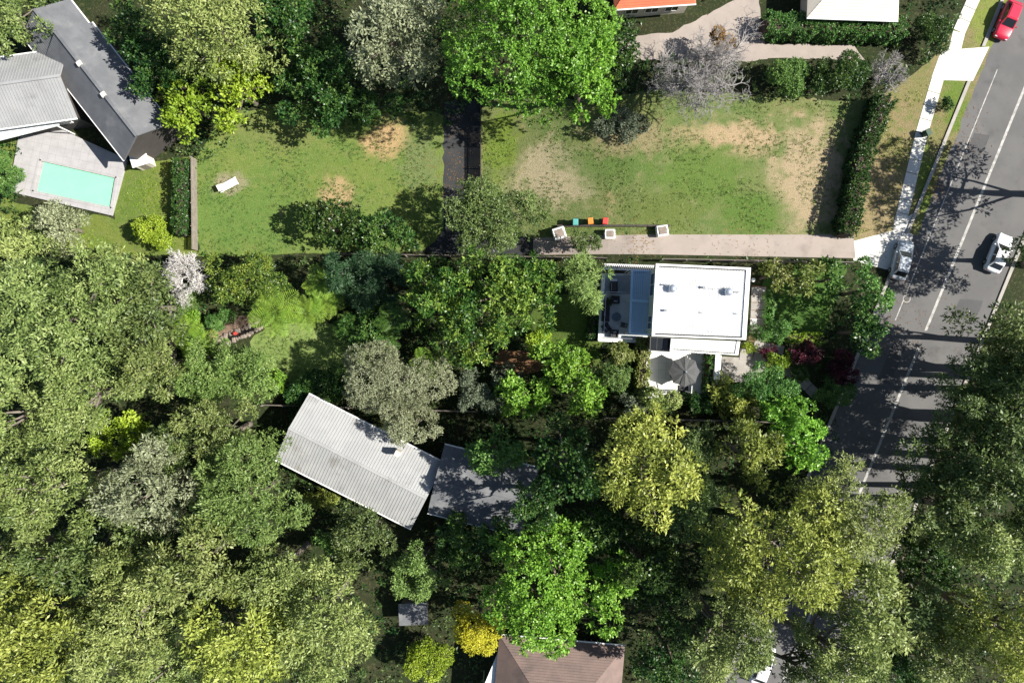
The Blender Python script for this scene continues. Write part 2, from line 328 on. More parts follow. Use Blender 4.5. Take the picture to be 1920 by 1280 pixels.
def tree(name, label, px, py, rx, ry, H, leaf, style, cat='tree', group=None, bark='bark', zf=.62, rzf=None, trunk=True):
    if label.startswith('low dark street tree'): zf = .45
    NSEED[0] += 7; seed = NSEED[0]; st = dict(ST[style]); lf_ = np.random.default_rng(seed + 5).uniform(.72, 1.12)
    for q_ in ('L', 'W', 'rc'): st[q_] *= lf_
    st['lobe'] = tuple(v*(.9 + .25*(seed % 5)/4) for v in st['lobe'])
    zc = H*zf; X, Y, Z = P(px, py, zc); k = (CAMZ - Z)/CAMZ/PPM; rx, ry = rx*k, ry*k
    rz = (H - zc)*1.05 if rzf is None else H*rzf
    V, t, Lc, lr = crown_data(rx, ry, rz, seed, st); g = gz(X)
    bx = 960 + X*PPM*CAMZ/(CAMZ - g); by = 640 - Y*PPM*CAMZ/(CAMZ - g); of = bx - ln(by); sh = 0.0      # trees lean over the street, their feet stay off it
    if -122 < of < 128: sh = ((134 if of > -20 else -128) - of)/PPM
    V = V + np.array([-sh, 0, zc]); Lc = Lc - np.array([sh, 0, 0]); V[..., 2] = np.maximum(V[..., 2], .03)
    X += sh; root = empty(name, (X, Y, gz(X)), label, cat, group)
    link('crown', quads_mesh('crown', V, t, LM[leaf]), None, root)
    rng = np.random.default_rng(seed + 1); mb = MB(); off = WL[root]
    L2 = Lc + np.array([0, 0, zc]); R = (rx + ry)/2
    trunk_mesh(mb, (rng.uniform(-.1, .1), rng.uniform(-.1, .1), 0), (-sh*.8, 0, zc + rz*.1), max(.03, min(.38, .045*R + .012*H)), L2, rng, 9 if R > 3 else 4)
    mb.v = [(a + off.x, b + off.y, c + off.z) for a, b, c in mb.v]
    mb.build('trunk' if H > 3 else 'stem', M[bark], root, smooth=True)
    return root
def hedge(name, label, pts, width, H, leaf, group=None, z0=0.0, cat='hedge', L=.15, W=.09, dens=420):
    "clipped hedge along a pixel polyline: leafy skin over a box, with a woody core"
    NSEED[0] += 7; rng = np.random.default_rng(NSEED[0]); p3 = [Vector(P(x, y, H*.8)) for x, y in pts]
    for q in p3: q.z = gz(q.x) + z0
    root = empty(name, p3[0], label, cat, group); Vs = []; Ts = []; core = MB()
    st = dict(L=L, W=W, k=8, rc=.12, bias=1.1, up=.4)
    for a, b in zip(p3[:-1], p3[1:]):
        ax = (b - a); ln = ax.length; ax.normalize(); sd = Vector((-ax.y, ax.x, 0)).normalized()
        n = int(ln*(width + 2*H)*dens/8/3)
        u = rng.uniform(0, ln, n); w_ = width/2; per = rng.uniform(0, width + 1.6*H, n)
        top = per < width; lat = np.where(top, per - w_, np.where(rng.random(n) < .5, -w_, w_)); hz = np.where(top, H, H - (per - width)/1.6)
        wob = 1 + .13*np.sin(u*2.1 + lat) + .10*np.sin(u*5.3 + 1) + rng.normal(size=n)*.05
        C = np.array(a)[None] + u[:, None]*np.array(ax) + (lat*wob)[:, None]*np.array(sd); C[:, 2] += hz*(.92 + .08*wob)
        o = np.where(top[:, None], np.array([0, 0, 1.]), np.sign(lat)[:, None]*np.array(sd))
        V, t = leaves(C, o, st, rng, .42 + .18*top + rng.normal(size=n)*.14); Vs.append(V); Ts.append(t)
        core.prism([a + sd*w_*.7, a - sd*w_*.7, b - sd*w_*.7, b + sd*w_*.7], [a + sd*w_*.6 + Vector((0, 0, H*.85)), a - sd*w_*.6 + Vector((0, 0, H*.85)), b - sd*w_*.6 + Vector((0, 0, H*.85)), b + sd*w_*.6 + Vector((0, 0, H*.85))])
    V = np.concatenate(Vs) - np.array(WL[root]); link('foliage', quads_mesh('foliage', V, np.concatenate(Ts), LM[leaf]), None, root)
    core.build('branches', M['fern_trunk'], root); return root
def frond_mesh(name, mat, Lf=2.3, wd=1.25, n=15, arch=.5):
    V = []; T = []; rng = np.random.default_rng(5)
    pts = [np.array([t*Lf*(1 - .10*t), 0, arch*(t*1.25 - 1.9*t*t)]) for t in np.linspace(0, 1, n + 1)]
    for i in range(n):
        a, b = pts[i], pts[i+1]; V.append([a + [0, .02, .01], a - [0, .02, -.01], b - [0, .015, -.01], b + [0, .015, .01]]); T.append(.25)
    for i in range(2, n + 1):
        t = i/n; wl = wd*.5*(math.sin(math.pi*min(1, (t*.93 + .07))**.8))**.7 + .03; p = pts[i]; step = Lf/n
        for s in (-1, 1):
            e = p + np.array([wl*.38, s*wl, -.16*wl - .02]); m = p*.45 + e*.55
            V.append([p, m + [step*.30, 0, .02], e, m - [step*.22, 0, -.02]]); T.append(.45 + rng.normal()*.12 + .2*t + (.12 if i % 2 else -.22))
    return quads_mesh(name, np.array(V), np.array(T), LM[mat])
FR = {}
def fern(label, px, py, rpx, H, leaf='fern', n=15, group='tree ferns'):
    NSEED[0] += 7; rng = random.Random(NSEED[0]); X, Y, Z = P(px, py, H)
    root = empty('tree_fern', (X, Y, gz(X)), label, 'tree fern', group)
    if leaf not in FR: FR[leaf] = frond_mesh('frond', leaf)
    s = rpx/PPM*(CAMZ - Z)/CAMZ/1.95; n = int(n*1.15)
    for i in range(n):
        o = link('frond', FR[leaf], None, root); inner = i % 4 == 3
        o.location = (0, 0, H + (.10 if inner else -.02)); q = s*rng.uniform(.86, 1.1)*(.72 if inner else 1)
        o.scale = (q, q*rng.uniform(.9, 1.2), q); o.rotation_euler = (rng.uniform(-.18, .18), rng.uniform(-.12, .10) - (.28 if inner else 0), 2*math.pi*(i + rng.uniform(-.35, .35))/n*1.0 + (i % 2)*.05)
    mb = MB().tube([(X, Y, gz(X) - .1), (X + .05, Y, gz(X) + H*.5), (X, Y, gz(X) + H)], [.14, .11, .12], 8); mb.build('trunk', M['fern_trunk'], root, smooth=True)
    return root
def bare_tree(name, label, px, py, rpx, H, mat, seed, depth=5):
    zc = H*.7; X, Y, Z = P(px, py, zc); R = rpx/PPM*(CAMZ - Z)/CAMZ; g = gz(X)
    root = empty(name, (X, Y, g), label, 'tree'); rng = random.Random(seed); mb = MB(); tw = MB()
    def grow(p, dv, ln, r, lev):
        pts = [p]; dd = dv.copy()
        for i in range(3):
            dd = (dd + Vector((rng.gauss(0, .18), rng.gauss(0, .18), rng.gauss(.03, .12)))).normalized(); pts.append(pts[-1] + dd*ln/3)
        (mb if lev < 2 else tw).tube(pts, [r, r*.85, r*.7, r*.5], 5 if lev < 2 else 3, cap=False)
        if lev >= depth: return
        for j in range(4 if lev < 3 else 3):
            t = rng.choice([1, 2, 3, 3]); q = pts[t]
            nd = (dd + Vector((rng.gauss(0, .75), rng.gauss(0, .75), rng.gauss(.05, .4)))).normalized(); grow(q, nd, ln*rng.uniform(.55, .8), max(.018, r*.55), lev + 1)
    top = Vector((X, Y, g + H*.42)); mb.tube([(X, Y, g - .1), (X, Y, g + H*.2), top], [R*.06 + .05, R*.05 + .04, R*.045 + .03], 8)
    for j in range(7):
        a = j*2*math.pi/7 + rng.uniform(-.3, .3); grow(top - Vector((0, 0, rng.uniform(0, H*.1))), Vector((math.cos(a), math.sin(a), rng.uniform(.35, 1.1))).normalized(), R*.42, R*.035 + .02, 0)
    mb.build('trunk', mat, root, smooth=True); tw.build('twigs', mat, root, smooth=True)['kind'] = 'stuff'
    return root
def strappy(name, label, px, py, rpx, H, leaf, n=60, group=None, cat='plant', z0=0.0):
    NSEED[0] += 7; rng = np.random.default_rng(NSEED[0]); X, Y, Z = P(px, py, H*.6 + z0); R = rpx/PPM
    a = rng.uniform(0, 2*math.pi, n); r0 = rng.uniform(0, .25*R, n); Lr = R*rng.uniform(.6, 1.05, n)
    dx, dy = np.cos(a), np.sin(a); wd = R*.05 + .015; V = []; T = []
    for i in range(n):
        dv = np.array([dx[i], dy[i], 0]); sd = np.array([-dy[i], dx[i], 0])*wd; b = np.array([dx[i]*r0[i], dy[i]*r0[i], .02]); h = H*rng.uniform(.7, 1.1)
        m = b + dv*Lr[i]*.45 + [0, 0, h]; e = b + dv*Lr[i] + [0, 0, h*.72]; t = .5 + rng.normal()*.2
        V.append([b - sd*.6, b + sd*.6, m + sd, m - sd]); V.append([m - sd, m + sd, e + sd*.15, e - sd*.15]); T += [t, t]
    o = link(name, quads_mesh(name, np.array(V), np.array(T), LM[leaf]), None, None, (X, Y, gz(X) + z0)); return tag(o, label, cat, group)

# ------------------------------------------------------------------ ground
def sheet(name, label, cat, pts, mat, off, jitter=0.0, kind='structure', parent=None):
    "flat layer draped on the land; pts are photo pixels"
    rng = random.Random(len(pts)*13 + int(pts[0][0])); q = []
    if jitter:
        for (x0, y0), (x1, y1) in zip(pts, pts[1:] + pts[:1]):
            n = max(1, int(math.hypot(x1-x0, y1-y0)/12))
            for i in range(n): t = i/n; q.append((x0 + (x1-x0)*t + rng.uniform(-jitter, jitter), y0 + (y1-y0)*t + rng.uniform(-jitter, jitter)))
    else: q = pts
    bm = bmesh.new(); f = bm.faces.new([bm.verts.new(P(x, y)[:2] + (0,)) for x, y in q]); bmesh.ops.recalc_face_normals(bm, faces=[f])
    if f.normal.z < 0: bmesh.ops.reverse_faces(bm, faces=[f])
    for X in GX[1:-1]: bmesh.ops.bisect_plane(bm, geom=bm.verts[:] + bm.edges[:] + bm.faces[:], plane_co=(X, 0, 0), plane_no=(1, 0, 0))
    bmesh.ops.triangulate(bm, faces=bm.faces[:])
    for v in bm.verts: v.co.z = gz(v.co.x) + off
    me = bpy.data.meshes.new(name); bm.to_mesh(me); bm.free(); o = link(name, me, mat, parent)
    return tag(o, label, cat, None, kind) if parent is None else o
xs = [-300] + GX[1:-1] + [300]; gm = MB()
for a, b in zip(xs[:-1], xs[1:]): gm.poly([(a, -250, gz(a)), (b, -250, gz(b)), (b, 250, gz(b)), (a, 250, gz(a))], [(0, 1, 2, 3)])
ground = gm.build('ground', land('leaf_litter_ground', ((.022, .034, .012), (.034, .036, .018), (.016, .028, .009)), dry=(.07, .055, .035), dryamt=-.03))
tag(ground, 'brown leaf-littered ground under the trees and between the lots', 'ground', kind='structure')
G1 = ((.150, .205, .045), (.115, .190, .040), (.185, .22, .065)); DRY = (.34, .25, .145)
sheet('lawn', 'large neighbour lawn left of the dark driveway branch, with sandy patches', 'lawn',
      [(372, 480), (366, 300), (420, 215), (560, 190), (700, 200), (835, 215), (835, 470)], land('left_neighbour_lawn', G1, [(725, 262, 46, 36, (.46, .31, .16)), (628, 372, 30, 38, (.42, .30, .16)), (790, 300, 40, 60, (.15, .19, .07)), (520, 240, 90, 40, (.17, .20, .06)), (450, 410, 110, 70, (.115, .195, .042)), (430, 345, 30, 20, (.30, .26, .17))], DRY, -.02), .006, 4)
sheet('lawn', 'wide patchy neighbour lawn above the pinkish driveway', 'lawn',
      [(903, 470), (903, 180), (1040, 190), (1230, 170), (1440, 180), (1640, 190), (1590, 445), (1560, 445)], land('right_neighbour_lawn', ((.150, .185, .060), (.115, .170, .05), (.20, .215, .09)),
      [(1030, 330, 85, 60, (.40, .34, .22)), (1370, 262, 90, 34, (.44, .32, .20)), (1515, 330, 70, 105, (.40, .31, .20)), (1150, 300, 90, 45, (.10, .165, .04)), (1320, 330, 85, 65, (.105, .175, .035)), (1410, 400, 60, 45, (.09, .165, .03)), (1250, 395, 70, 35, (.12, .16, .04)), (940, 270, 35, 70, (.15, .22, .03)), (1180, 255, 80, 35, (.28, .235, .13))], DRY, .05), .007, 4)
sheet('verge', 'tan dry grass verge between the dark hedge and the footpath', 'verge', [(1620, 200), (1740, 120), (1830, 0), (1900, -20), (1720, 440), (1600, 455)],
      land('dry_verge_grass', ((.20, .19, .075), (.26, .205, .11), (.13, .175, .04)), [(1640, 380, 60, 110, (.30, .235, .13)), (1790, 190, 22, 60, (.12, .19, .03)), (1735, 345, 16, 80, (.12, .18, .03)), (1860, 40, 40, 60, (.20, .25, .05))], DRY, .0), .008, 2)
sheet('lawn', 'pale green back lawn beside the tree ferns', 'lawn', [(470, 640), (500, 612), (600, 600), (690, 640), (700, 690), (640, 720), (560, 740), (480, 690)], land('back_lawn_grass', ((.19, .27, .075), (.16, .235, .06), (.23, .28, .10)), [], (.27, .26, .12), -.02), .006, 4)
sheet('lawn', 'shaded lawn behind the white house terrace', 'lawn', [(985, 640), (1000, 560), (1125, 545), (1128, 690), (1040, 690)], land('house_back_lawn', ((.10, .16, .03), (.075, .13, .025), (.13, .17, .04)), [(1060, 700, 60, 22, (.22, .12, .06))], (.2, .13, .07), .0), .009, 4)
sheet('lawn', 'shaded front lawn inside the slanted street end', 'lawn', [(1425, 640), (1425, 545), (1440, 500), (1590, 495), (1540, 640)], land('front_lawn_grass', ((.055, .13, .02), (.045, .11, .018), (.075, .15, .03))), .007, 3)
sheet('bare_soil', 'orange bare soil between the bright green trees', 'soil', [(935, 655), (990, 660), (1030, 690), (985, 700), (930, 690)], M['soil'], .012, 3)
sheet('lawn', 'narrow garden grass strip beside the pool', 'lawn', [(225, 310), (372, 290), (372, 480), (60, 480), (0, 420), (0, 250), (40, 260), (25, 380), (215, 410)], land('pool_garden_grass', ((.15, .19, .035), (.11, .17, .03), (.17, .20, .06))), .005, 4)

# road
road = sheet('road', 'grey asphalt street running down the right side', 'road', [(ln(-150) - 108, -150), (ln(-150) + 112, -150), (ln(1500) + 112, 1500), (ln(1500) - 108, 1500)], M['asphalt'], .004)
def strip(name, off_a, off_b, y0, y1, z0, z1, mat, label, cat, kind='structure', n=1, gap=0.0, parent=None):
    objs = []
    for i in range(n):
        ya = y0 + (y1-y0)*(i + gap)/n; yb = y0 + (y1-y0)*(i + 1 - gap)/n
        q = [P(ln(ya) + off_a, ya), P(ln(ya) + off_b, ya), P(ln(yb) + off_b, yb), P(ln(yb) + off_a, yb)]; q = q[::-1]
        mb = MB().prism([(x, y, z + z0) for x, y, z in q], [(x, y, z + z1) for x, y, z in q]); o = mb.build(name, mat, parent)
        if parent is None: tag(o, label, cat, None, kind)
        objs.append(o)
    return objs
strip('kerb', -113, -106.5, -150, 88, -.05, .13, M['kerb'], 'left concrete kerb above the upper driveway crossing', 'kerb')
strip('kerb', -113, -106.5, 152, 438, -.05, .13, M['kerb'], 'left concrete kerb between the two driveway crossings', 'kerb')
strip('kerb', -113, -106.5, 505, 1500, -.05, .13, M['kerb'], 'left concrete kerb below the pinkish driveway', 'kerb')
strip('kerb', 110, 116.5, -150, 1500, -.05, .13, M['kerb'], 'right concrete kerb under the street trees', 'kerb')
strip('road_marking', -2.6, 2.6, -150, 620, .006, .011, M['paint_line'], 'pale painted centre line of the street, upper stretch', 'road marking')
strip('road_marking', -2.6, 2.6, 650, 1500, .006, .011, M['paint_line'], 'pale painted centre line of the street, shaded lower stretch', 'road marking')
strip('road_marking', -66, -64, 130, 600, .006, .011, M['paint_line'], 'thin faded parking edge line left of the centre line', 'road marking')
for i, (oa, ya, w_, h_, lb_) in enumerate(((-60, 250, 30, 60, 'upper'), (40, 560, 44, 34, 'middle'), (-52, 640, 26, 80, 'lower'))):
    sheet('asphalt_patch', 'darker repaired asphalt patch on the street, %s one' % lb_, 'road patch', [(ln(ya) + oa, ya), (ln(ya) + oa + w_, ya + 4), (ln(ya + h_) + oa + w_, ya + h_), (ln(ya + h_) + oa, ya + h_ - 3)], M['road_patch'], .0055, 1)
for px, py, lb_ in ((1790, 330, 'upper'), (1700, 560, 'lower')):
    x, y, z = P(px, py); mh = empty('manhole_cover', (x, y, z), 'round iron manhole cover in the street, %s one' % lb_, 'manhole'); MB().lathe((x, y, z - .05), [(.42, 0), (.42, .062)], 20).build('ring', M['kerb'], mh); MB().lathe((x, y, z - .05), [(.33, 0), (.33, .068)], 20).build('cover', M['pot'], mh)
fp = sheet('footpath', 'white concrete footpath beside the street', 'footpath', [(1712, 400), (1675, 425), (1672, 460), (1700, 460)], M['path'], .010)
def slabrow(line, width, parent, mat, z0, z1, step=26, name='slab', gap=.02):
    k = 0
    for (x0, y0), (x1, y1) in zip(line[:-1], line[1:]):
        l = math.hypot(x1-x0, y1-y0); n = max(1, round(l/step)); nx, ny = -(y1-y0)/l*width/2, (x1-x0)/l*width/2
        for i in range(n):
            ta, tb = (i + gap)/n, (i + 1 - gap)/n; c = []
            for t, s in ((ta, -1), (ta, 1), (tb, 1), (tb, -1)): c.append(P(x0 + (x1-x0)*t + nx*s, y0 + (y1-y0)*t + ny*s))
            dz = random.Random(k*7 + int(x0)).uniform(-.008, .008); k += 1
            mb = MB().prism([(x, y, z + z0) for x, y, z in c], [(x, y, z + z1 + dz) for x, y, z in c])
            ar = sum(c[i][0]*c[(i+1) % 4][1] - c[(i+1) % 4][0]*c[i][1] for i in range(4))
            if ar < 0: mb = MB().prism([(x, y, z + z0) for x, y, z in c[::-1]], [(x, y, z + z1 + dz) for x, y, z in c[::-1]])
            mb.build(name, mat, parent, bevel=.012)
slabrow([(1838, -30), (1798, 60), (1789, 96)], 23, fp, M['path'], -.05, .045)
slabrow([(1758, 148), (1728, 250), (1686, 425)], 23, fp, M['path'], -.05, .045)
sheet('driveway_crossing', 'white concrete driveway crossing at the upper kerb', 'driveway', [(1745, 150), (1765, 95), (1855, 88), (1824, 152)], M['path'], .012)
sheet('driveway_crossing', 'white concrete driveway crossing where the pinkish driveway meets the street', 'driveway', [(1600, 452), (1690, 428), (1712, 440), (1700, 505), (1660, 505), (1600, 488)], M['path'], .013)
sheet('driveway', 'long pinkish concrete driveway along the upper boundary', 'driveway', [(1000, 478), (1000, 446), (1600, 440), (1604, 484)], M['drive'], .014)
sheet('driveway', 'shade-darkened asphalt driveway branch between the two neighbour lawns', 'driveway', [(790, 474), (815, 452), (830, 430), (832, 190), (900, 190), (900, 440), (1002, 446), (1002, 478)], M['shaded_asphalt'], .010, 2.2)
sheet('driveway', 'grey paved driveway in dappled shade beside the courtyard wall', 'driveway', [(1352, 716), (1354, 668), (1420, 672), (1440, 690), (1400, 716)], M['slab'], .012)
sheet('gravel_path', 'pinkish bare strip below the clipped hedge by the upper house', 'path', [(1400, 108), (1405, 84), (1600, 84), (1620, 112)], M['drive'], .012, 2)
sheet('driveway', 'grey driveway under the bare grey tree at the top', 'driveway', [(1160, 110), (1165, 70), (1260, 60), (1420, -20), (1440, 110), (1350, 120)], M['drive'], .013, 2)

# ------------------------------------------------------------------ the white house
hx, hy, hz = A(1310, 570, 0)
H = empty('white_house', (hx, hy, 0), 'modern flat roofed white house with louvred canopy and raised rear terrace', 'house')
def pq(pts, zt): return [A(x, y, zt)[:2] for x, y in pts]
def pprism(mb, pts, zt, zb):
    xy = pq(pts, zt)
    if sum(xy[i][0]*xy[(i+1) % len(xy)][1] - xy[(i+1) % len(xy)][0]*xy[i][1] for i in range(len(xy))) < 0: xy = xy[::-1]
    return mb.prism([(x, y, zb) for x, y in xy], [(x, y, zt) for x, y in xy])
def q4(TL, TR, BR, BL, u, v):
    a = [TL[i]*(1-u) + TR[i]*u for i in (0, 1)]; b = [BL[i]*(1-u) + BR[i]*u for i in (0, 1)]; return (a[0]*(1-v) + b[0]*v, a[1]*(1-v) + b[1]*v)
def rect(Q, u0, u1, v0, v1): return [q4(*Q, u0, v0), q4(*Q, u1, v0), q4(*Q, u1, v1), q4(*Q, u0, v1)]
RQ = ((1230, 494), (1408, 502), (1399, 637), (1222, 630)); RZ = 7.3
# walls stand a little inside the roof edge
def wallquad(Q, ins, z): c = [sum(p[i] for p in Q)/4 for i in (0, 1)]; return [(p[0] + (ins if p[0] < c[0] else -ins), p[1] + (ins if p[1] < c[1] else -ins)) for p in Q]
WQ = pq(wallquad(RQ, 5, RZ), RZ)
MB().prism([(x, y, -3.4) for x, y in WQ[::-1]], [(x, y, RZ - .32) for x, y in WQ[::-1]]).build('wall', M['wall'], H)
roof = pprism(MB(), list(RQ), RZ - .10, RZ - .32).build('roof', M['white_roof'], H, bevel=.02)
rb = MB()
for i in range(58):
    u = .035 + i*.90/57; a = A(*q4(*RQ, u, .045), RZ - .075); b = A(*q4(*RQ, u, .965), RZ - .075); rb.bar(a, b, .035, .06)
rb.build('roof_rib', M['white_roof'], roof)['kind'] = 'stuff'
for v0, v1 in ((.0, .028), (.978, 1.0)): pprism(MB(), rect(RQ, 0, 1, v0, v1), RZ + .05, RZ - .102).build('gutter', M['white_paint'], roof)
pprism(MB(), rect(RQ, .955, 1, .03, .976), RZ + .08, RZ - .104).build('parapet', M['white_paint'], roof)
pprism(MB(), rect(RQ, 0, .016, .03, .976), RZ + .04, RZ - .104).build('barge_capping', M['white_paint'], roof)
rt = MB()
for i in range(58):
    u = .035 + i*.90/57
    for v in (.036, .968): p = A(*q4(*RQ, u + .0078, v), RZ - .06); rt.box(p, (.085, .16, .10))
rt.build('rib_end_filler', M['pot'], roof)['kind'] = 'stuff'
for px, py in ((1260, 541), (1365, 547)):
    p = A(px, py, RZ + .1); vt = MB().lathe((p[0], p[1], RZ - .1), [(.17, 0), (.17, .18), (.33, .24), (.40, .42), (.34, .58), (.12, .66)], 18).build('roof_vent', M['blue_vent'], roof, smooth=True)
    mb = MB()
    for j in range(14): t = j*2*math.pi/14; mb.bar((p[0] + .38*math.cos(t), p[1] + .38*math.sin(t), RZ + .14), (p[0] + .33*math.cos(t), p[1] + .33*math.sin(t), RZ + .48), .03, .06)
    mb.build('vent_fins', M['alu'], vt)
for px, py, r, h in ((1247, 534, .07, .4), (1247, 582, .10, .3), (1319, 539, .10, .35), (1384, 548, .06, .4), (1316, 586, .05, .25), (1381, 588, .05, .25)):
    p = A(px, py, RZ); MB().lathe((p[0], p[1], RZ - .1), [(r*1.6, 0), (r, .04), (r, h), (r*1.5, h + .02), (r*1.4, h + .08)], 10).build('flue', M['alu'], roof)
mb = MB(); mb.bar(A(1324, 541.5, RZ + .12), A(1352, 541.5, RZ + .12), .04)
for x in (1326, 1331, 1336, 1341, 1346, 1351): p = A(x, 541.5, RZ); mb.bar((p[0], p[1], RZ - .1), (p[0], p[1], RZ + .13), .03); mb.bar((p[0], p[1] - .16, RZ + .14), (p[0], p[1] + .16, RZ + .14), .02)
mb.build('antenna', M['alu'], roof)
mb = MB(); mb.bar(A(1330, 621, RZ + .06), A(1338, 622, RZ + .06), .06); mb.build('roof_anchor', M['alu'], roof)
# rear wall windows above the canopy
for (xa, ya, xb, yb) in ((1226.5, 508, 1225, 552), (1221.5, 590, 1220, 616)):
    k = 4.9; wa = Vector(A(xa, ya, RZ)); wb = Vector(A(xb, yb, RZ)); n_ = Vector((-1, 0, 0))
    x0 = WQ[0][0] + (WQ[3][0] - WQ[0][0])*((wa.y - WQ[0][1])/(WQ[3][1] - WQ[0][1])); x1 = WQ[0][0] + (WQ[3][0] - WQ[0][0])*((wb.y - WQ[0][1])/(WQ[3][1] - WQ[0][1]))
    pr = [(x0 - .06, wa.y), (x1 - .06, wb.y), (x1 + .05, wb.y), (x0 + .05, wa.y)]
    wn = MB().prism([(x, y, 4.1) for x, y in pr], [(x, y, 5.9) for x, y in pr]).build('window', M['glass_dark'], H)
    mb = MB()
    for z in (4.07, 5.93): mb.bar((x0 - .05, wa.y, z), (x1 - .05, wb.y, z), .12, .06)
    for x, y in ((x0, wa.y), (x1, wb.y), ((x0+x1)/2, (wa.y+wb.y)/2)): mb.bar((x - .05, y, 4.1), (x - .05, y, 5.9), .06, .12)
    mb.build('frame', M['white_paint'], wn)
# louvred canopy over the rear terrace
CQ = ((1184, 505), (1226, 507), (1220, 629), (1179, 626)); CZ = 3.5
cn = MB()
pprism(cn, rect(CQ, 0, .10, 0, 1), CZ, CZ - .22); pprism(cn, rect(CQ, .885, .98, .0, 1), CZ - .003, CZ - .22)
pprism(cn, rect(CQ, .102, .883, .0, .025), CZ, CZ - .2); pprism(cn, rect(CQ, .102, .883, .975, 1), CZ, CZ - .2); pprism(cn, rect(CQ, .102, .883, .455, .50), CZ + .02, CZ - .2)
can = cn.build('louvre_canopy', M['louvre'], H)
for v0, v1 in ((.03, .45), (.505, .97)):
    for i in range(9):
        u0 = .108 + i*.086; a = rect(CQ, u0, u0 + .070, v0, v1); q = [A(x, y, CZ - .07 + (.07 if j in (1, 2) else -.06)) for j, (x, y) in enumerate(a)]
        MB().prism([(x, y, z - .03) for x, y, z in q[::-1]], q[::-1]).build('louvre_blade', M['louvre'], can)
for u, v in ((.05, .02), (.05, .98), (.05, .48)): p = A(*q4(*CQ, u, v), CZ - .2); MB().box((p[0], p[1], (CZ - .2 + .45)/2), (.12, .12, CZ - .2 - .45)).build('post', M['white_paint'], H)
# raised terrace
DQ = ((1129, 512), (1216, 514), (1214, 643), (1121, 640)); DZ = .5
def up2(mb, Q, u0, u1, v0, v1, zt, zb): return pprism(mb, rect(Q, u0, u1, v0, v1), zt, zb)
up2(MB(), DQ, 0, 1, 0, 1, DZ - .06, -3.4).build('terrace_base', M['wall'], H)
for i in range(6):
    for j in range(4): up2(MB(), DQ, .075 + j*.23, .075 + (j + .992)*.23, .30 + i*.108, .30 + (i + .99)*.108, DZ, DZ - .055).build('terrace_tile', M['terrace'], H)
for i in range(9): up2(MB(), DQ, .075, .995, .02 + i*.0305, .02 + (i + .9)*.0305, DZ - .01, DZ - .055).build('deck_board', M['deck_grey'], H)
up2(MB(), DQ, 0, .072, 0, 1, DZ + .12, DZ - .4).build('terrace_edge', M['white_paint'], H)
up2(MB(), DQ, .073, 1, .955, 1, DZ + .12, DZ - .4).build('terrace_edge', M['white_paint'], H)
rl = MB()
pa = [A(*q4(*DQ, u, v), DZ) for u, v in ((.085, .28), (.085, .945), (.66, .945))]
for p, q in zip(pa[:-1], pa[1:]): rl.bar((p[0], p[1], DZ + 1.0), (q[0], q[1], DZ + 1.0), .05, .04)
for v in (.28, .45, .61, .78, .945): p = A(*q4(*DQ, .085, v), DZ); rl.bar((p[0], p[1], DZ), (p[0], p[1], DZ + 1.0), .04)
for u in (.28, .47, .66): p = A(*q4(*DQ, u, .945), DZ); rl.bar((p[0], p[1], DZ), (p[0], p[1], DZ + 1.0), .04)
for u0, u1 in ((.085, .50),): p = A(*q4(*DQ, u0, .28), DZ); q = A(*q4(*DQ, u1, .28), DZ); rl.bar((p[0], p[1], DZ + 1), (q[0], q[1], DZ + 1), .05, .04)
for u0, u1 in ((.1, .75),): p = A(*q4(*DQ, u0, .03), DZ); q = A(*q4(*DQ, u1, .03), DZ); rl.bar((p[0], p[1], DZ + 1), (q[0], q[1], DZ + 1), .05, .04)
rl.build('railing', M['alu'], H)
# lower side roof, dark glass canopy, courtyard wall
SQ = ((1258, 634), (1388, 640), (1384, 666), (1256, 657)); SZ = 3.6
sw = pq(wallquad(SQ, 4, SZ), SZ); MB().prism([(x, y, -.3) for x, y in sw[::-1]], [(x, y, SZ - .25) for x, y in sw[::-1]]).build('wall', M['wall'], H)
sr = pprism(MB(), list(SQ), SZ - .05, SZ - .25).build('roof', M['white_roof'], H, bevel=.02)
mb = MB()
for i in range(40): u = .05 + i*.87/39; mb.bar(A(*q4(*SQ, u, .03), SZ - .03), A(*q4(*SQ, u, .90), SZ - .03), .03, .05)
mb.build('roof_rib', M['white_roof'], sr)['kind'] = 'stuff'
mb = MB()
for i in range(40): u = .061 + i*.87/39; mb.box(A(*q4(*SQ, u, .89), SZ - .03), (.08, .14, .09))
mb.build('rib_end_filler', M['pot'], sr)['kind'] = 'stuff'
pprism(MB(), rect(SQ, 0, 1, .93, 1), SZ + .06, SZ - .26).build('gutter', M['white_paint'], sr); pprism(MB(), rect(SQ, .955, 1, 0, .925), SZ + .07, SZ - .262).build('parapet', M['white_paint'], sr)
GQ = ((1219, 631), (1258, 633), (1256, 660), (1218, 657)); gcan = pprism(MB(), list(GQ), 2.9, 2.82).build('glass_canopy', M['glass_dark'], H)
mb = MB()
for u0, u1, v0, v1 in ((0, 1, 0, .05), (0, 1, .95, 1), (0, .04, .052, .948), (.96, 1, .052, .948)): pprism(mb, rect(GQ, u0, u1, v0, v1), 2.95, 2.78)
mb.build('frame', M['canopy_grey'], gcan)
for u in (.33, .66): pprism(MB(), rect(GQ, u, u + .02, .06, .94), 2.93, 2.81).build('glazing_bar', M['canopy_grey'], gcan)
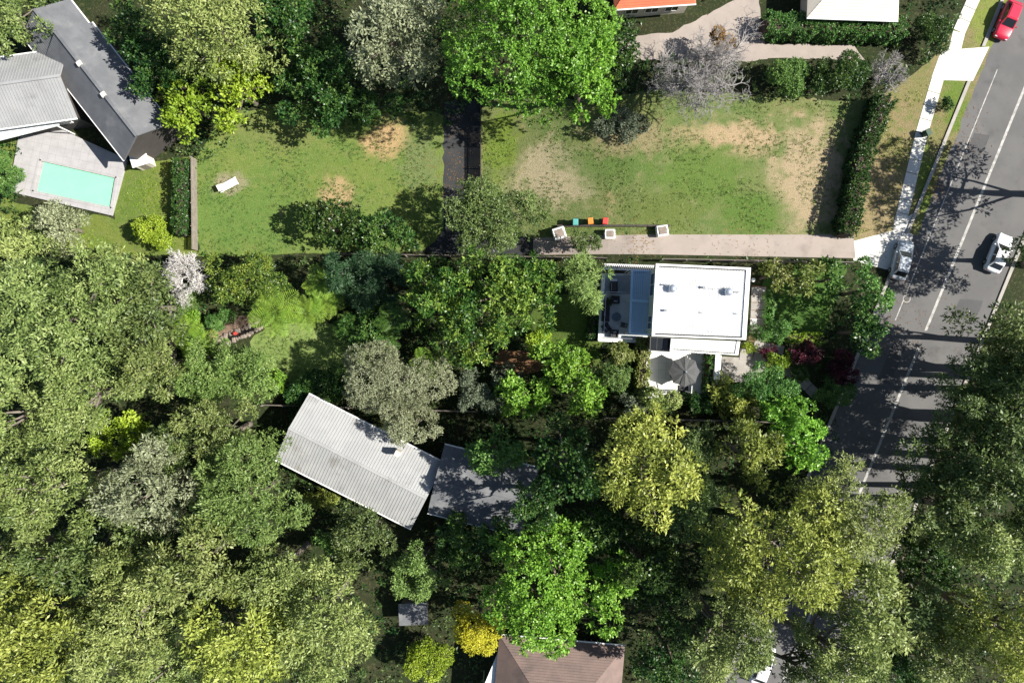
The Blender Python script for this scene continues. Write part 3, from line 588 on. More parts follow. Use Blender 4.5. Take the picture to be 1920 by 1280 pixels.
# pergola at the upper boundary
px0, py0, pz0 = A(1180, 500, 0)
pg = empty('slatted_pergola', (px0, py0, gz(px0)), 'narrow white slatted pergola between terrace and upper fence', 'pergola'); PZ = 2.7
for y in (495, 504): MB().bar(A(1133, y, PZ - .1), A(1226, y + 4, PZ - .1), .09, .16).build('beam', M['white_paint'], pg)
for i in range(26): x = 1134 + i*3.6; MB().bar(A(x + 2, 494 + i*.12, PZ), A(x - 2, 505 + i*.15, PZ), .07, .05).build('slat', M['white_paint'], pg)
for x in (1136, 1180, 1222):
    a = A(x, 504 + (x - 1133)*.043, PZ - .2); MB().bar((a[0], a[1], gz(a[0])), (a[0], a[1], PZ - .18), .1).build('post', M['white_paint'], pg)
sheet('side_path', 'dark side path under the slatted pergola', 'path', [(1128, 522), (1128, 494), (1238, 496), (1238, 520)], surf('dark_path_ground', (.03, .026, .02), None, .95, 3, 14, .5), .010)  # ground darkened so the gaps between the slats read dark
# courtyard
sheet('courtyard', 'pale tiled courtyard under the charcoal parasol', 'courtyard', [(1212, 746), (1216, 640), (1345, 655), (1345, 748)], M['court'], .03)
cw = MB(); cwp = [(1342, 664), (1353, 666), (1350, 712), (1339, 712)]; pprism(cw, cwp, 2.0, -.1); o = cw.build('courtyard_wall', M['white_paint'], None, A(1346, 690, 0)); tag(o, 'low white rendered wall between courtyard and dappled driveway', 'wall')
lw = MB(); pprism(lw, [(1211, 640), (1216, 640), (1213, 745), (1208, 745)], .7, -.6); tag(lw.build('retaining_wall', M['white_paint'], None, A(1212, 690, 0)), 'white retaining wall at the left edge of the courtyard', 'wall')
# ------------------------------------------------------------------ terrace and courtyard furniture
def lounge(name, label, cat, px, py, rz, wd, dp=.85, pillow=True, group=None):
    x, y, _ = A(px, py, DZ + .4); r = empty(name, (0, 0, 0), label, cat, group); h = .36
    MB().box((0, 0, .16), (wd, dp, .26)).build('base', M['wicker'], r, bevel=.02)
    MB().box((0, -dp/2 + .09, .5), (wd, .16, .5), 0, .96).build('backrest', M['wicker'], r, bevel=.03)
    for s in (-1, 1): MB().box((s*(wd/2 - .08), .06, .42), (.15, dp - .14, .3)).build('armrest', M['wicker'], r, bevel=.03)
    n = max(1, round((wd - .3)/.7)); cwid = (wd - .34)/n
    for i in range(n): MB().box((-(wd - .34)/2 + cwid*(i + .5), .09, .36), (cwid - .02, dp - .28, .16)).build('seat_cushion', M['cushion'], r, bevel=.04)
    if pillow: MB().box((0, -dp/2 + .27, .56), (.46, .16, .30), 0, .7).build('pillow', M['pattern'], r, bevel=.04)
    for sx in (-1, 1):
        for sy in (-1, 1): MB().box((sx*(wd/2 - .08), sy*(dp/2 - .08), .02), (.06, .06, .06)).build('leg', M['black'], r)
    r.location = (x, y, DZ + .012); r.rotation_euler = (0, 0, rz); return r
lounge('armchair', 'black wicker armchair with patterned pillow beside the potted plant on the terrace', 'armchair', 1154, 562, rad(-2), .88, group='terrace armchairs')
lounge('sofa', 'black wicker two seat sofa along the terrace edge', 'sofa', 1136, 588, rad(-92), 1.65)
lounge('armchair', 'black wicker armchair turned diagonally at the terrace corner', 'armchair', 1137, 614, rad(-58), .86, group='terrace armchairs')
lounge('armchair', 'black wicker armchair half in sunlight at the terrace lower edge', 'armchair', 1152, 625, rad(178), .86, group='terrace armchairs')
x, y, _ = A(1156, 594, DZ + .3)
t = empty('coffee_table', (x, y, DZ), 'round slate blue coffee table amid the terrace seats', 'table')
MB().lathe((x, y, DZ + .33), [(.40, 0), (.47, .02), (.47, .06), (.45, .08)], 28).build('tabletop', M['pouf'], t, smooth=False)
for j in range(3): a = j*2.1; MB().bar((x + .3*math.cos(a), y + .3*math.sin(a), DZ), (x + .22*math.cos(a), y + .22*math.sin(a), DZ + .34), .05).build('leg', M['black'], t)
x, y, _ = A(1141, 566, DZ + .5)
t = empty('potted_plant', (x, y, DZ), 'round charcoal planter with dark foliage on the terrace', 'plant')
MB().lathe((x, y, DZ), [(.26, 0), (.36, .2), (.36, .42), (.32, .45), (.30, .40)], 20).build('pot', M['pot'], t, smooth=True)
rng = np.random.default_rng(4); V, tn = leaves(np.stack([rng.normal(size=50)*.14, rng.normal(size=50)*.14, .55 + rng.normal(size=50)*.08], 1), np.tile([0, 0, 1.], (50, 1)), dict(L=.28, W=.10, k=8, rc=.15), rng, np.full(50, .4)); link('foliage', quads_mesh('foliage', V, tn, LM['grey']), None, t)
x, y, _ = A(1151, 538, DZ + .5); t = empty('barbecue', (x, y, DZ), 'black hooded barbecue on the upper deck boards', 'barbecue')
MB().box((x, y, DZ + .5), (.75, 1.15, .62)).build('cabinet', M['black'], t, bevel=.02)
MB().prism([(x - .33, y - .5, DZ + .812), (x + .33, y - .5, DZ + .812), (x + .33, y + .5, DZ + .812), (x - .33, y + .5, DZ + .812)], [(x - .2, y - .46, DZ + 1.08), (x + .2, y - .46, DZ + 1.08), (x + .2, y + .46, DZ + 1.08), (x - .2, y + .46, DZ + 1.08)]).build('hood', M['black'], t, bevel=.03)
MB().bar((x - .3, y - .4, DZ + .98), (x - .3, y + .4, DZ + .98), .035).build('handle', M['alu'], t)
for sx in (-.3, .3):
    for sy in (-.45, .45): MB().box((x + sx, y + sy, DZ + .1), (.07, .07, .2)).build('leg', M['black'], t)
MB().box((x, y + .72, DZ + .78), (.6, .26, .04)).build('side_shelf', M['alu'], t)
def slat_chair(label, px, py, rz):
    x, y, _ = A(px, py, DZ + .4); r = empty('folding_chair', (0, 0, 0), label, 'chair')
    for i in range(5): MB().box((0, -.2 + i*.1, .44), (.46, .075, .025)).build('seat_slat', M['black'], r)
    for i in range(4): MB().box((0, -.30 - i*.03, .58 + i*.11), (.46, .025, .075)).build('back_slat', M['black'], r)
    for s in (-1, 1):
        MB().bar((s*.24, .26, 0), (s*.24, -.42, .96), .035).build('leg', M['black'], r); MB().bar((s*.21, -.3, 0), (s*.21, .22, .43), .035).build('leg', M['black'], r)
    r.location = (x, y, DZ + .01); r.rotation_euler = (0, 0, rz)
slat_chair('black slatted folding chair near the louvre canopy post', 1168, 609, rad(75))
# cantilever parasol: charcoal octagon, white mast at the lower edge
cx, cy, _ = A(1285.5, 697, 2.45); UZ = 1.9
mx, my, _ = A(1285, 733, .2)
um = empty('cantilever_parasol', (mx, my, .03), 'charcoal octagonal cantilever parasol with white mast in the courtyard', 'umbrella')
ring = []
for i in range(8): a = rad(92 + 45*i - 2); ring.append((cx + 1.66*math.cos(a), cy + 1.66*math.sin(a), UZ))
apex = (cx, cy, UZ + .62)
for i in range(8):
    a, b = Vector(ring[i]), Vector(ring[(i+1) % 8]); m = (a + b)/2; m = m + (Vector((cx, cy, UZ)) - m)*.045; ap = Vector(apex)
    a2, b2, m2 = a.lerp(ap, .5) + Vector((0, 0, .045)), b.lerp(ap, .5) + Vector((0, 0, .045)), m.lerp(ap, .5) - Vector((0, 0, .01))
    top = [a, m, b, a2, m2, b2, ap]; v = top + [p - Vector((0, 0, .012)) for p in top]
    f = [(0, 1, 4, 3), (1, 2, 5, 4), (3, 4, 6), (4, 5, 6)]; f += [tuple(j + 7 for j in g[::-1]) for g in f] + [(1, 0, 7, 8), (2, 1, 8, 9)]
    MB().poly(v, f).build('canopy_panel', M['canopy_grey'], um)
for i in range(8): MB().bar(Vector(ring[i]) - Vector((0, 0, .03)), Vector(apex) - Vector((0, 0, .05)), .03).build('rib', M['alu'], um)
for i in range(8): MB().bar(Vector(ring[i]) + Vector((0, 0, .012)), Vector(ring[i]).lerp(Vector(apex), .5) + Vector((0, 0, .056)), .022, .012).build('seam', M['canopy_grey'], um)
MB().lathe((cx, cy, UZ + .60), [(.10, 0), (.12, .05), (.05, .12)], 12).build('hub', M['blue_vent'], um)
MB().bar((mx, my, .05), (mx, my, 2.75), .10).build('mast', M['white_paint'], um, bevel=.01)
MB().tube([(mx, my, 2.72), (mx, my + (cy - my)*.35, 2.9)], [.05, .045], 8).build('arm', M['white_paint'], um)
MB().tube([(mx, my + (cy - my)*.35, 2.9), (cx, cy, UZ + .72)], [.03, .025], 8).build('arm_end', M['canopy_grey'], um)
for sx in (-1, 1):
    for sy in (-1, 1): MB().box((mx - .18 + sx*.27, my + .1 + sy*.27, .09), (.52, .52, .09)).build('base_slab', M['black'], um, bevel=.015)
MB().box((mx - .08, my, .17), (.5, .14, .07)).build('base_bracket', M['canopy_grey'], um)
x, y, _ = A(1263, 703, .7); t = empty('courtyard_table', (x, y, .03), 'dark round table half hidden under the charcoal parasol', 'table')
MB().lathe((x, y, .70), [(.40, 0), (.42, .02), (.40, .04)], 24).build('tabletop', M['black'], t); MB().lathe((x, y, .03), [(.25, 0), (.23, .03), (.04, .06), (.04, .66)], 12).build('pedestal', M['black'], t)
x, y, _ = A(1220.5, 730, .5); t = empty('potted_succulent', (x, y, .03), 'round pale bowl of succulents in the courtyard corner', 'plant')
MB().lathe((x, y, .03), [(.28, 0), (.38, .15), (.40, .36), (.36, .38), (.33, .32)], 24).build('bowl', M['pale_pot'], t, smooth=True)
rng = np.random.default_rng(9); V, tn = leaves(np.stack([rng.normal(size=40)*.13, rng.normal(size=40)*.13, np.full(40, .40)], 1), np.tile([0, 0, 1.], (40, 1)), dict(L=.17, W=.09, k=9, rc=.08), rng, np.full(40, .5)); link('foliage', quads_mesh('foliage', V, tn, LM['grey']), None, t)
x, y, _ = A(1337, 675, .3); t = empty('potted_plant', (x, y, .03), 'terracotta pot with small leafy plant in the right courtyard hedge', 'plant')
MB().lathe((x, y, .03), [(.13, 0), (.2, .34), (.22, .34), (.22, .42), (.18, .42)], 16).build('pot', M['terracotta'], t); V, tn = leaves(np.stack([rng.normal(size=20)*.1, rng.normal(size=20)*.1, np.full(20, .5)], 1), np.tile([0, 0, 1.], (20, 1)), dict(L=.2, W=.09, k=8, rc=.1), rng, np.full(20, .5)); link('foliage', quads_mesh('foliage', V, tn, LM['mid']), None, t)

# front garden paths
gp = sheet('garden_path', 'grey slab path along the front of the white house', 'path', [(1404, 640), (1410, 535), (1438, 537), (1434, 645)], M['soil'], .008)
for r in range(7):
    for c in range(2):
        if (r, c) in ((6, 0),): continue
        q = [P(1409 - r*.6 + c*14, 538 + r*14.6), P(1422.4 - r*.6 + c*14, 538.4 + r*14.6), P(1422.0 - r*.6 + c*14, 552 + r*14.6), P(1408.6 - r*.6 + c*14, 551.7 + r*14.6)][::-1]
        dz = ((r*5 + c*3) % 4)*.006; MB().prism([(a, b, -.03) for a, b, _ in q], [(a, b, .05 + dz) for a, b, _ in q]).build('slab', M['slab'] if (r, c) != (4, 0) else M['path'], gp, bevel=.012)
gp2 = sheet('garden_path', 'curved path of large grey slabs from driveway to street', 'path', [(1392, 676), (1395, 660), (1440, 668), (1500, 695), (1530, 730), (1490, 718), (1440, 690)], M['soil'], .009)
slabrow([(1386, 664), (1412, 666), (1440, 677), (1474, 693), (1504, 714), (1528, 738)], 20, gp2, M['slab'], -.03, .055, 22, gap=.035)
gp3 = sheet('garden_path', 'short dappled slab path by the red leafed shrub', 'path', [(1412, 655), (1415, 638), (1470, 648), (1468, 664)], M['soil'], .010); slabrow([(1413, 646), (1470, 657)], 16, gp3, M['slab'], -.03, .052, 19, gap=.03)
x, y, _ = P(1411, 525, .3); t = empty('garden_bin', (x, y, 0), 'small pale lidded bin by the front corner of the house', 'bin'); MB().lathe((x, y, 0), [(.16, 0), (.2, .5), (.2, .52)], 14).build('body', M['alu'], t); MB().lathe((x, y, .52), [(.22, 0), (.22, .04), (.05, .08)], 14).build('lid', M['white_paint'], t)

# stone wall with dark ditch, red can
sw_pts = [(405, 652), (425, 636), (445, 628), (462, 622), (480, 612), (492, 606)]
st_ = empty('stone_wall', P(440, 630), 'low dry stone edging wall beside the dark ditch at the back', 'wall'); rng_ = random.Random(3)
for side, off in ((0, 0), (1, 0)):
    for (x0, y0), (x1, y1) in zip(sw_pts[:-1], sw_pts[1:]):
        for i in range(3):
            t = (i + rng_.uniform(.2, .8))/3; px, py = x0 + (x1-x0)*t - 4 + side*6, y0 + (y1-y0)*t - 6 + side*12; X, Y, Z = P(px, py); s = rng_.uniform(.28, .5)
            MB().box((X, Y, Z + s*.22), (s*1.4, s, s*.6), rng_.uniform(0, 3), .75).build('stone', M['stone'], st_, bevel=.06)
sheet('ditch', 'dark narrow ditch between the stone rows', 'ditch', [(400, 656), (425, 633), (445, 624), (480, 608), (494, 602), (494, 612), (470, 622), (445, 633), (425, 645), (408, 660)], surf('wet_dark_soil', (.008, .007, .006), None, .5), .014)
sheet('bare_soil', 'pinkish bare soil bank above the stone edging', 'soil', [(392, 640), (398, 608), (420, 598), (470, 588), (490, 598), (445, 622), (420, 632)], land('pink_soil', ((.30, .20, .155), (.24, .16, .125), (.14, .10, .08)), bump=1), .010, 3)
X, Y, Z = P(441, 625, .5); t = empty('watering_can', (X, Y, Z - .2), 'red watering can lying on the stone wall', 'watering can')
MB().lathe((X, Y, Z - .2), [(.16, 0), (.20, .08), (.20, .30), (.16, .36)], 14).build('body', M['red_plastic'], t); MB().tube([(X + .18, Y, Z - .1), (X + .38, Y - .12, Z + .14)], [.04, .025], 8).build('spout', M['red_plastic'], t); MB().tube([(X - .18, Y, Z), (X - .3, Y + .08, Z + .12), (X - .1, Y + .04, Z + .25)], [.02, .02, .02], 6).build('handle', M['red_plastic'], t)

# ------------------------------------------------------------------ fences
def fence(label, pts, H=1.75, mat='timber', step=42):
    a0 = P(*pts[0]); r = empty('paling_fence', a0, label, 'fence'); n = 0
    for (x0, y0), (x1, y1) in zip(pts[:-1], pts[1:]):
        k = max(1, round(math.hypot(x1-x0, y1-y0)/step))
        for i in range(k):
            a = Vector(P(x0 + (x1-x0)*i/k, y0 + (y1-y0)*i/k)); b = Vector(P(x0 + (x1-x0)*(i+1)/k, y0 + (y1-y0)*(i+1)/k)); dv = (b - a); ln_ = dv.length; dv.normalize()
            mb = MB(); m = int(ln_/.115); sd = Vector((-dv.y, dv.x, 0))
            for j in range(m):
                c = a.lerp(b, (j + .5)/m); hh = H - .03*((j*7 + i*3) % 5)/5
                mb.bar(c, c + Vector((0, 0, hh)), .10, .02) if abs(dv.x) < .5 else mb.box((c.x, c.y, c.z + hh/2), (.10, .022, hh), math.atan2(dv.y, dv.x))
            p = mb.build('panel', M[mat], r); MB().bar(a + Vector((0, 0, H - .3)) + sd*.05, b + Vector((0, 0, H - .3)) + sd*.05, .05, .09).build('rail', M[mat], p)
            MB().box((a.x - sd.x*.07, a.y - sd.y*.07, a.z + H/2), (.10, .10, H)).build('post', M[mat], r)
fence('grey timber paling fence along the upper boundary of the narrow lot', [(640, 479), (1135, 487)])
fence('grey timber paling fence between white house and pinkish driveway', [(1236, 489), (1588, 495)])
fence('grey timber paling fence along the lower boundary by the grey roofed house', [(500, 757), (900, 770)])
fence('grey timber paling fence below the courtyard shrubs', [(1130, 781), (1488, 790)])
fence('weathered fence at the left end of the narrow lot', [(334, 480), (330, 745)])
fence('grey timber fence between the pool garden and the left neighbour lawn', [(369, 300), (371, 470)], 1.5, 'timber')
fence('dark stained fence on the right edge of the dark driveway branch', [(902, 195), (902, 440)], 1.7, 'dark_timber')

# ------------------------------------------------------------------ cars
def car(label, px, py, ang, paint, group='cars along the street'):
    x, y, z = P(px, py, .9); r = empty('parked_car', (0, 0, 0), label, 'car', group)
    sec = [(-2.18, .60, .45, .62), (-2.10, .78, .30, .86), (-1.75, .86, .24, .93), (-.9, .89, .22, .94), (.3, .89, .22, .94), (1.0, .88, .22, .92), (1.7, .84, .24, .84), (2.05, .74, .30, .72), (2.16, .55, .42, .56)]
    v = []; f = []; n = 10
    for (sx, hw, z0, z1) in sec:
        m = (z0 + z1)/2
        v += [(sx, -hw*.9, z0), (sx, -hw, z0 + .1), (sx, -hw, m + .08), (sx, -hw*.93, z1 - .03), (sx, -hw*.75, z1), (sx, hw*.75, z1), (sx, hw*.93, z1 - .03), (sx, hw, m + .08), (sx, hw, z0 + .1), (sx, hw*.9, z0)]
    for i in range(len(sec)-1):
        for j in range(n): a = i*n + j; b = i*n + (j+1) % n; f.append((a, a + n, b + n, b))
    f += [tuple(range(n)), tuple(range(len(sec)*n - 1, len(sec)*n - n - 1, -1))]
    body = MB().poly(v, f).build('body', M[paint], r, smooth=True)
    bt = [(-1.85, .72), (.95, .74)]; tp = [(-1.35, .58), (.20, .60)]; zb, zt = .90, 1.43
    B_ = [(-1.85, -.72, zb), (.95, -.74, zb), (.95, .74, zb), (-1.85, .72, zb)]; T_ = [(-1.35, -.58, zt), (.20, -.60, zt), (.20, .60, zt), (-1.35, .58, zt)]
    MB().prism(B_, T_).build('cabin', M[paint], r)
    def pane(name, i, j, u0=.06, u1=.94, v0=.1, v1=.92):
        a, b, c, d_ = [Vector(p) for p in (B_[i], B_[j], T_[j], T_[i])]; nrm = (b - a).cross(d_ - a).normalized()*.008
        g = lambda u, w_: a.lerp(b, u).lerp(d_.lerp(c, u), w_) + nrm
        MB().poly([g(u0, v0), g(u1, v0), g(u1, v1), g(u0, v1)], [(0, 1, 2, 3)]).build(name, M['glass_dark'], r)
    pane('windscreen', 1, 2); pane('rear_window', 3, 0)
    for i, j in ((0, 1), (2, 3)): pane('side_window', i, j, .10, .47); pane('side_window', i, j, .52, .90)
    MB().prism([(-1.33, -.56, zt - .01), (.17, -.58, zt - .01), (.17, .58, zt - .01), (-1.33, .56, zt - .01)], [(-1.2, -.48, zt + .05), (.05, -.5, zt + .05), (.05, .5, zt + .05), (-1.2, .48, zt + .05)]).build('roof', M[paint], r, bevel=.015)
    for sx in (-1.32, 1.36):
        for s in (-1, 1):
            mb = MB().tube([(sx, s*.70, .32), (sx, s*.90, .32)], [.32, .32], 18); wh = mb.build('wheel', M['tyre'], r); MB().tube([(sx, s*.89, .32), (sx, s*.915, .32)], [.2, .19], 12).build('rim', M['rim'], wh)
    for s in (-1, 1):
        MB().box((2.02, s*.56, .66), (.2, .28, .12), 0, .8).build('headlight', M['lamp'], r, bevel=.02); MB().box((-2.08, s*.58, .78), (.12, .26, .12)).build('tail_light', M['tail'], r, bevel=.02); MB().box((.62, s*.96, .98), (.12, .16, .12)).build('wing_mirror', M[paint], r, bevel=.02)
    r.location = (x, y, gz(x) + .015); r.rotation_euler = (0, 0, ang); return r
RA = math.atan2(1, .4075)           # direction of the street in plan
car('red hatchback parked at the upper end of the street', 1893, 36, RA + rad(180), 'car_red')
car('white hatchback parked under the dark street trees', 1876, 474, RA, 'car_white')
car('silver blue car turning out of the pinkish driveway crossing', 1694, 487, RA + rad(8), 'car_silver')
car('white car near the lower edge under the gum trees', 1432, 1248, rad(70), 'car_white', 'cars on the lower properties')
car('red car beside the brown roofed house at the lower edge', 1142, 1262, rad(80), 'car_red', 'cars on the lower properties')

# ------------------------------------------------------------------ neighbouring houses
def slope(parent, mat, e0, e1, r1, r0, th=.12, rib=.33, ribmat=None, courses=0):
    "one roof plane: eave e0-e1, ridge r0-r1, with ribs (sheet) or stepped courses (tile)"
    e0, e1, r1, r0 = [Vector(p) for p in (e0, e1, r1, r0)]; n = (e1 - e0).cross(r0 - e0).normalized()
    if n.z < 0: n = -n
    q = [e0, e1, r1, r0]; area = sum(q[i].x*q[(i+1) % 4].y - q[(i+1) % 4].x*q[i].y for i in range(4))
    if area < 0: q = q[::-1]
    o = MB().prism([p - n*th for p in q], q).build('roof', M[mat], parent)
    mb = MB()
    if courses:
        for i in range(courses):
            t = (i + .06)/courses; t2 = (i + 1.0)/courses; a, b = e0.lerp(r0, t), e1.lerp(r1, t); c, d_ = e1.lerp(r1, t2), e0.lerp(r0, t2)
            w_ = [a + n*.05, b + n*.05, c + n*.012, d_ + n*.012]; l_ = [p - n*.03 for p in (a, b, c, d_)]
            ar = sum(w_[k].x*w_[(k+1) % 4].y - w_[(k+1) % 4].x*w_[k].y for k in range(4))
            mb.prism(l_ if ar > 0 else l_[::-1], w_ if ar > 0 else w_[::-1])
        mb.build('tile_courses', M[mat], o)['kind'] = 'stuff'
    else:
        k = int((e1 - e0).length/rib)
        for i in range(1, k): t = i/k; mb.bar(e0.lerp(e1, t) + n*.012, r0.lerp(r1, t) + n*.012, .05, .05)
        mb.build('roof_rib', M[ribmat or mat], o)['kind'] = 'stuff'
    return o
def gable(parent, c, ang, ln_, wd, ze, zr, mat, g0, wall='cream', courses=0, hip=0.0, over=.5, windows=3):
    "gabled or hipped block with walls, windows, ridge and gutters; c is the plan centre"
    cs, sn = math.cos(ang), math.sin(ang); W = lambda u, v, z: (c[0] + cs*u - sn*v, c[1] + sn*u + cs*v, z)
    l, w_ = ln_/2, wd/2; hp = hip*w_
    MB().prism([W(u, v, g0) for u, v in ((-l+over, -w_+over), (l-over, -w_+over), (l-over, w_-over), (-l+over, w_-over))], [W(u, v, ze - .12) for u, v in ((-l+over, -w_+over), (l-over, -w_+over), (l-over, w_-over), (-l+over, w_-over))]).build('wall', M[wall], parent)
    if not hip:
        for s in (-1, 1):
            u = s*(l - over); t = [W(u, -w_ + over, ze - .12), W(u, w_ - over, ze - .12), W(u, 0, zr - .3)]; t2 = [W(u - s*.2, -w_ + over, ze - .12), W(u - s*.2, w_ - over, ze - .12), W(u - s*.2, 0, zr - .3)]
            (MB().prism(t2, t) if s > 0 else MB().prism(t, t2)).build('gable_wall', M[wall], parent)
    slope(parent, mat, W(-l, -w_, ze), W(l, -w_, ze), W(l - hp, 0, zr), W(-l + hp, 0, zr), courses=courses); slope(parent, mat, W(l, w_, ze), W(-l, w_, ze), W(-l + hp, 0, zr), W(l - hp, 0, zr), courses=courses)
    if hip:
        for s in (-1, 1):
            p = [W(s*l, -s*w_, ze), W(s*l, s*w_, ze), W(s*(l - hp), 0, zr)]; MB().prism([(a, b, z - .12) for a, b, z in p], p).build('roof_hip', M[mat], parent)
    MB().bar(W(-l + hp, 0, zr + .03), W(l - hp, 0, zr + .03), .28, .09).build('ridge_cap', M[mat], parent)
    for s in (-1, 1): MB().bar(W(-l, s*(w_ + .06), ze - .05), W(l, s*(w_ + .06), ze - .05), .13, .12).build('gutter', M['white_paint'], parent)
    for s in (-1, 1):
        for i in range(windows):
            u = -l + ln_*(i + 1)/(windows + 1); zc = (max(g0, ze - 2.9) + ze)/2 - .05; o = MB().box(W(u, s*(w_ - over + .02), zc), (1.3, .1, 1.2), ang).build('window', M['glass_dark'], parent); fm = MB()
            for dz in (-.62, .62): fm.box(W(u, s*(w_ - over + .04), zc + dz), (1.42, .12, .08), ang)
            for du in (-.68, 0, .68): fm.box(W(u + du, s*(w_ - over + .04), zc), (.07, .12, 1.16), ang)
            fm.build('frame', M['white_paint'], o)
    return W
# upper left: house with two wings and a pool
zg = -3.6; ax, ay, _ = A(60, 165, 2); hA = empty('pool_house', (ax, ay, zg), 'grey roofed house with two wings beside the green pool', 'house')
c1 = A(28, 155, 2.5); gable(hA, c1, rad(8), 9.6, 7.6, .6, 2.6, 'grey_roof', zg, 'brick', over=.5)
c2 = A(184, 160, 2.5); gable(hA, c2, rad(-52), 13.8, 6.4, .75, 2.9, 'slate_roof', zg, 'brick', courses=16, over=.5)
c3 = A(118, 92, 2.5); W3 = gable(hA, (c3[0] - 1.0, c3[1] + 1.5), rad(-52), 7, 6.5, .45, 2.3, 'slate_roof', zg, 'brick', courses=14)
for px, py in ((150, 120), (195, 178)):
    p = A(px, py, 2.8); MB().box((p[0], p[1], 2.35), (.5, .5, 1.3), .6).build('chimney', M['cream'], hA)
mb = MB()
for u in (0, 1):
    p = A(135 + u*55, 105 + u*75, 2.6); MB().box((p[0] + .5, p[1] + .6, 2.25), (1.1, .8, .12), rad(-52)).build('skylight', M['blue_vent'], hA)
p = [A(-40, 232, .2), A(100, 205, .2), A(103, 232, .2), A(-40, 268, .2)]; pt = empty('patio_cover', (p[1][0] - 2, p[1][1], zg), 'flat white patio cover between the house and the pool', 'pergola')
MB().prism([(a, b, -.55) for a, b, _ in p[::-1]], [(a, b, -.42) for a, b, _ in p[::-1]]).build('roof', M['white_roof'], pt)
for a, b, _ in (p[1], p[2]): MB().box((a - .3, b, (zg - .55)/2), (.12, .12, -zg - .55)).build('post', M['white_paint'], pt)
pd = empty('pool_terrace', P(130, 330), 'pale paved terrace round the green pool', 'terrace'); PD = [(38, 258), (120, 245), (240, 300), (212, 405), (20, 360)]
PW = [(78, 300), (222, 333), (212, 392), (64, 360)]
def ring_sheet():
    pts = [P(x, y) for x, y in PD]; o = [(x, y, z + .30) for x, y, z in pts]; bm = bmesh.new()
    ov = [bm.verts.new(p) for p in o]; iv = [bm.verts.new((x, y, z + .30)) for x, y, z in [P(a, b) for a, b in PW]]
    es = [bm.edges.new((ov[i], ov[(i+1) % 5])) for i in range(5)] + [bm.edges.new((iv[i], iv[(i+1) % 4])) for i in range(4)]
    bmesh.ops.triangle_fill(bm, use_beauty=True, edges=es, normal=(0, 0, 1))
    for f in bm.faces:
        f.normal_update()
        if f.normal.z < 0: f.normal_flip()
    r = bmesh.ops.extrude_edge_only(bm, edges=[e for e in bm.edges if e.is_boundary])
    for v in [g for g in r['geom'] if isinstance(g, bmesh.types.BMVert)]: v.co.z -= 1.2 if v.co.z > 99 else .9
    me = bpy.data.meshes.new('paving'); 
    for v in bm.verts: v.co -= WL[pd]
    bm.to_mesh(me); bm.free(); link('paving', me, M['tile_coping'], pd)
ring_sheet()
wp = [P(x, y) for x, y in PW]; wv = [(x, y, z + .16) for x, y, z in wp][::-1]
pool = empty('swimming_pool', P(143, 346), 'rectangular green swimming pool in the pale terrace', 'pool')
MB().prism([(x, y, z - .5) for x, y, z in wv], wv).build('water', M['water'], pool)
for i in range(3):
    e = [Vector(wp[j]) for j in (0, 3)]; f_ = [Vector(wp[j]) for j in (1, 2)]; q = [e[0].lerp(f_[0], .0), e[0].lerp(f_[0], .016*(3 - i)), e[1].lerp(f_[1], .016*(3 - i)), e[1]]
    MB().prism([(p.x, p.y, p.z - .3) for p in q[::-1]], [(p.x, p.y, p.z + .165 + .012*i) for p in q[::-1]]).build('step', M['tile_coping'], pool)
for a, b in zip(wp, wp[1:] + wp[:1]): MB().bar((a[0], a[1], a[2] + .32), (b[0], b[1], b[2] + .32), .34, .07).build('coping', M['tile_coping'], pool)
X, Y, Z = P(264, 300, 1.5); t = empty('garden_shed', (X, Y, gz(X)), 'tiny white roofed pump shed at the pool corner', 'shed'); MB().box((X, Y, gz(X) + .9), (1.6, 1.2, 1.8), .3).build('wall', M['cream'], t); MB().box((X, Y, gz(X) + 1.86), (1.9, 1.5, .1), .3).build('roof', M['white_roof'], t); MB().box((X + .62*math.sin(.3), Y - .62*math.cos(.3), gz(X) + .8), (.7, .06, 1.5), .3).build('door', M['timber'], t)
# lower middle: long grey roof
bx_, by_, _ = A(700, 880, 1.5); hB = empty('grey_roofed_house', (bx_, by_, zg), 'long pale grey roofed house below the narrow lot', 'house')
gable(hB, A(668, 870, 1.8), rad(-27), 16.5, 8.0, .1, 1.15, 'pale_roof', zg, 'brick', over=.5, windows=4)
gable(hB, A(905, 925, 1.8), rad(-14), 10.5, 7.6, .25, 1.75, 'slate_roof', zg, 'brick', courses=18, over=.5)  # dark slate stands in for tree shade on this wing's roof
p = A(745, 850, 2); MB().box((p[0], p[1], 1.4), (.55, .55, 1.4), rad(-27)).build('chimney', M['cream'], hB)
# lower edge: brown tiled house, white verandah strip
bx_, by_, _ = A(1050, 1290, 2); hC = empty('brown_roofed_house', (bx_, by_, gz(bx_)), 'brown tiled house at the lower edge with a white verandah', 'house')
gable(hC, A(1050, 1292, 3), rad(-5), 13.5, 8.5, 1.0, 3.0, 'brown_roof', -3.7, 'brick', courses=18, hip=.9)
q = [A(x, y, .6) for x, y in ((938, 1212), (962, 1218), (940, 1290), (905, 1290))]; MB().prism([(a, b, .48) for a, b, _ in q[::-1]], [(a, b, .6) for a, b, _ in q[::-1]]).build('verandah_roof', M['white_roof'], hC)
for a, b, _ in q: MB().box((a, b, (zg + .48)/2), (.1, .1, .48 - zg)).build('post', M['white_paint'], hC)
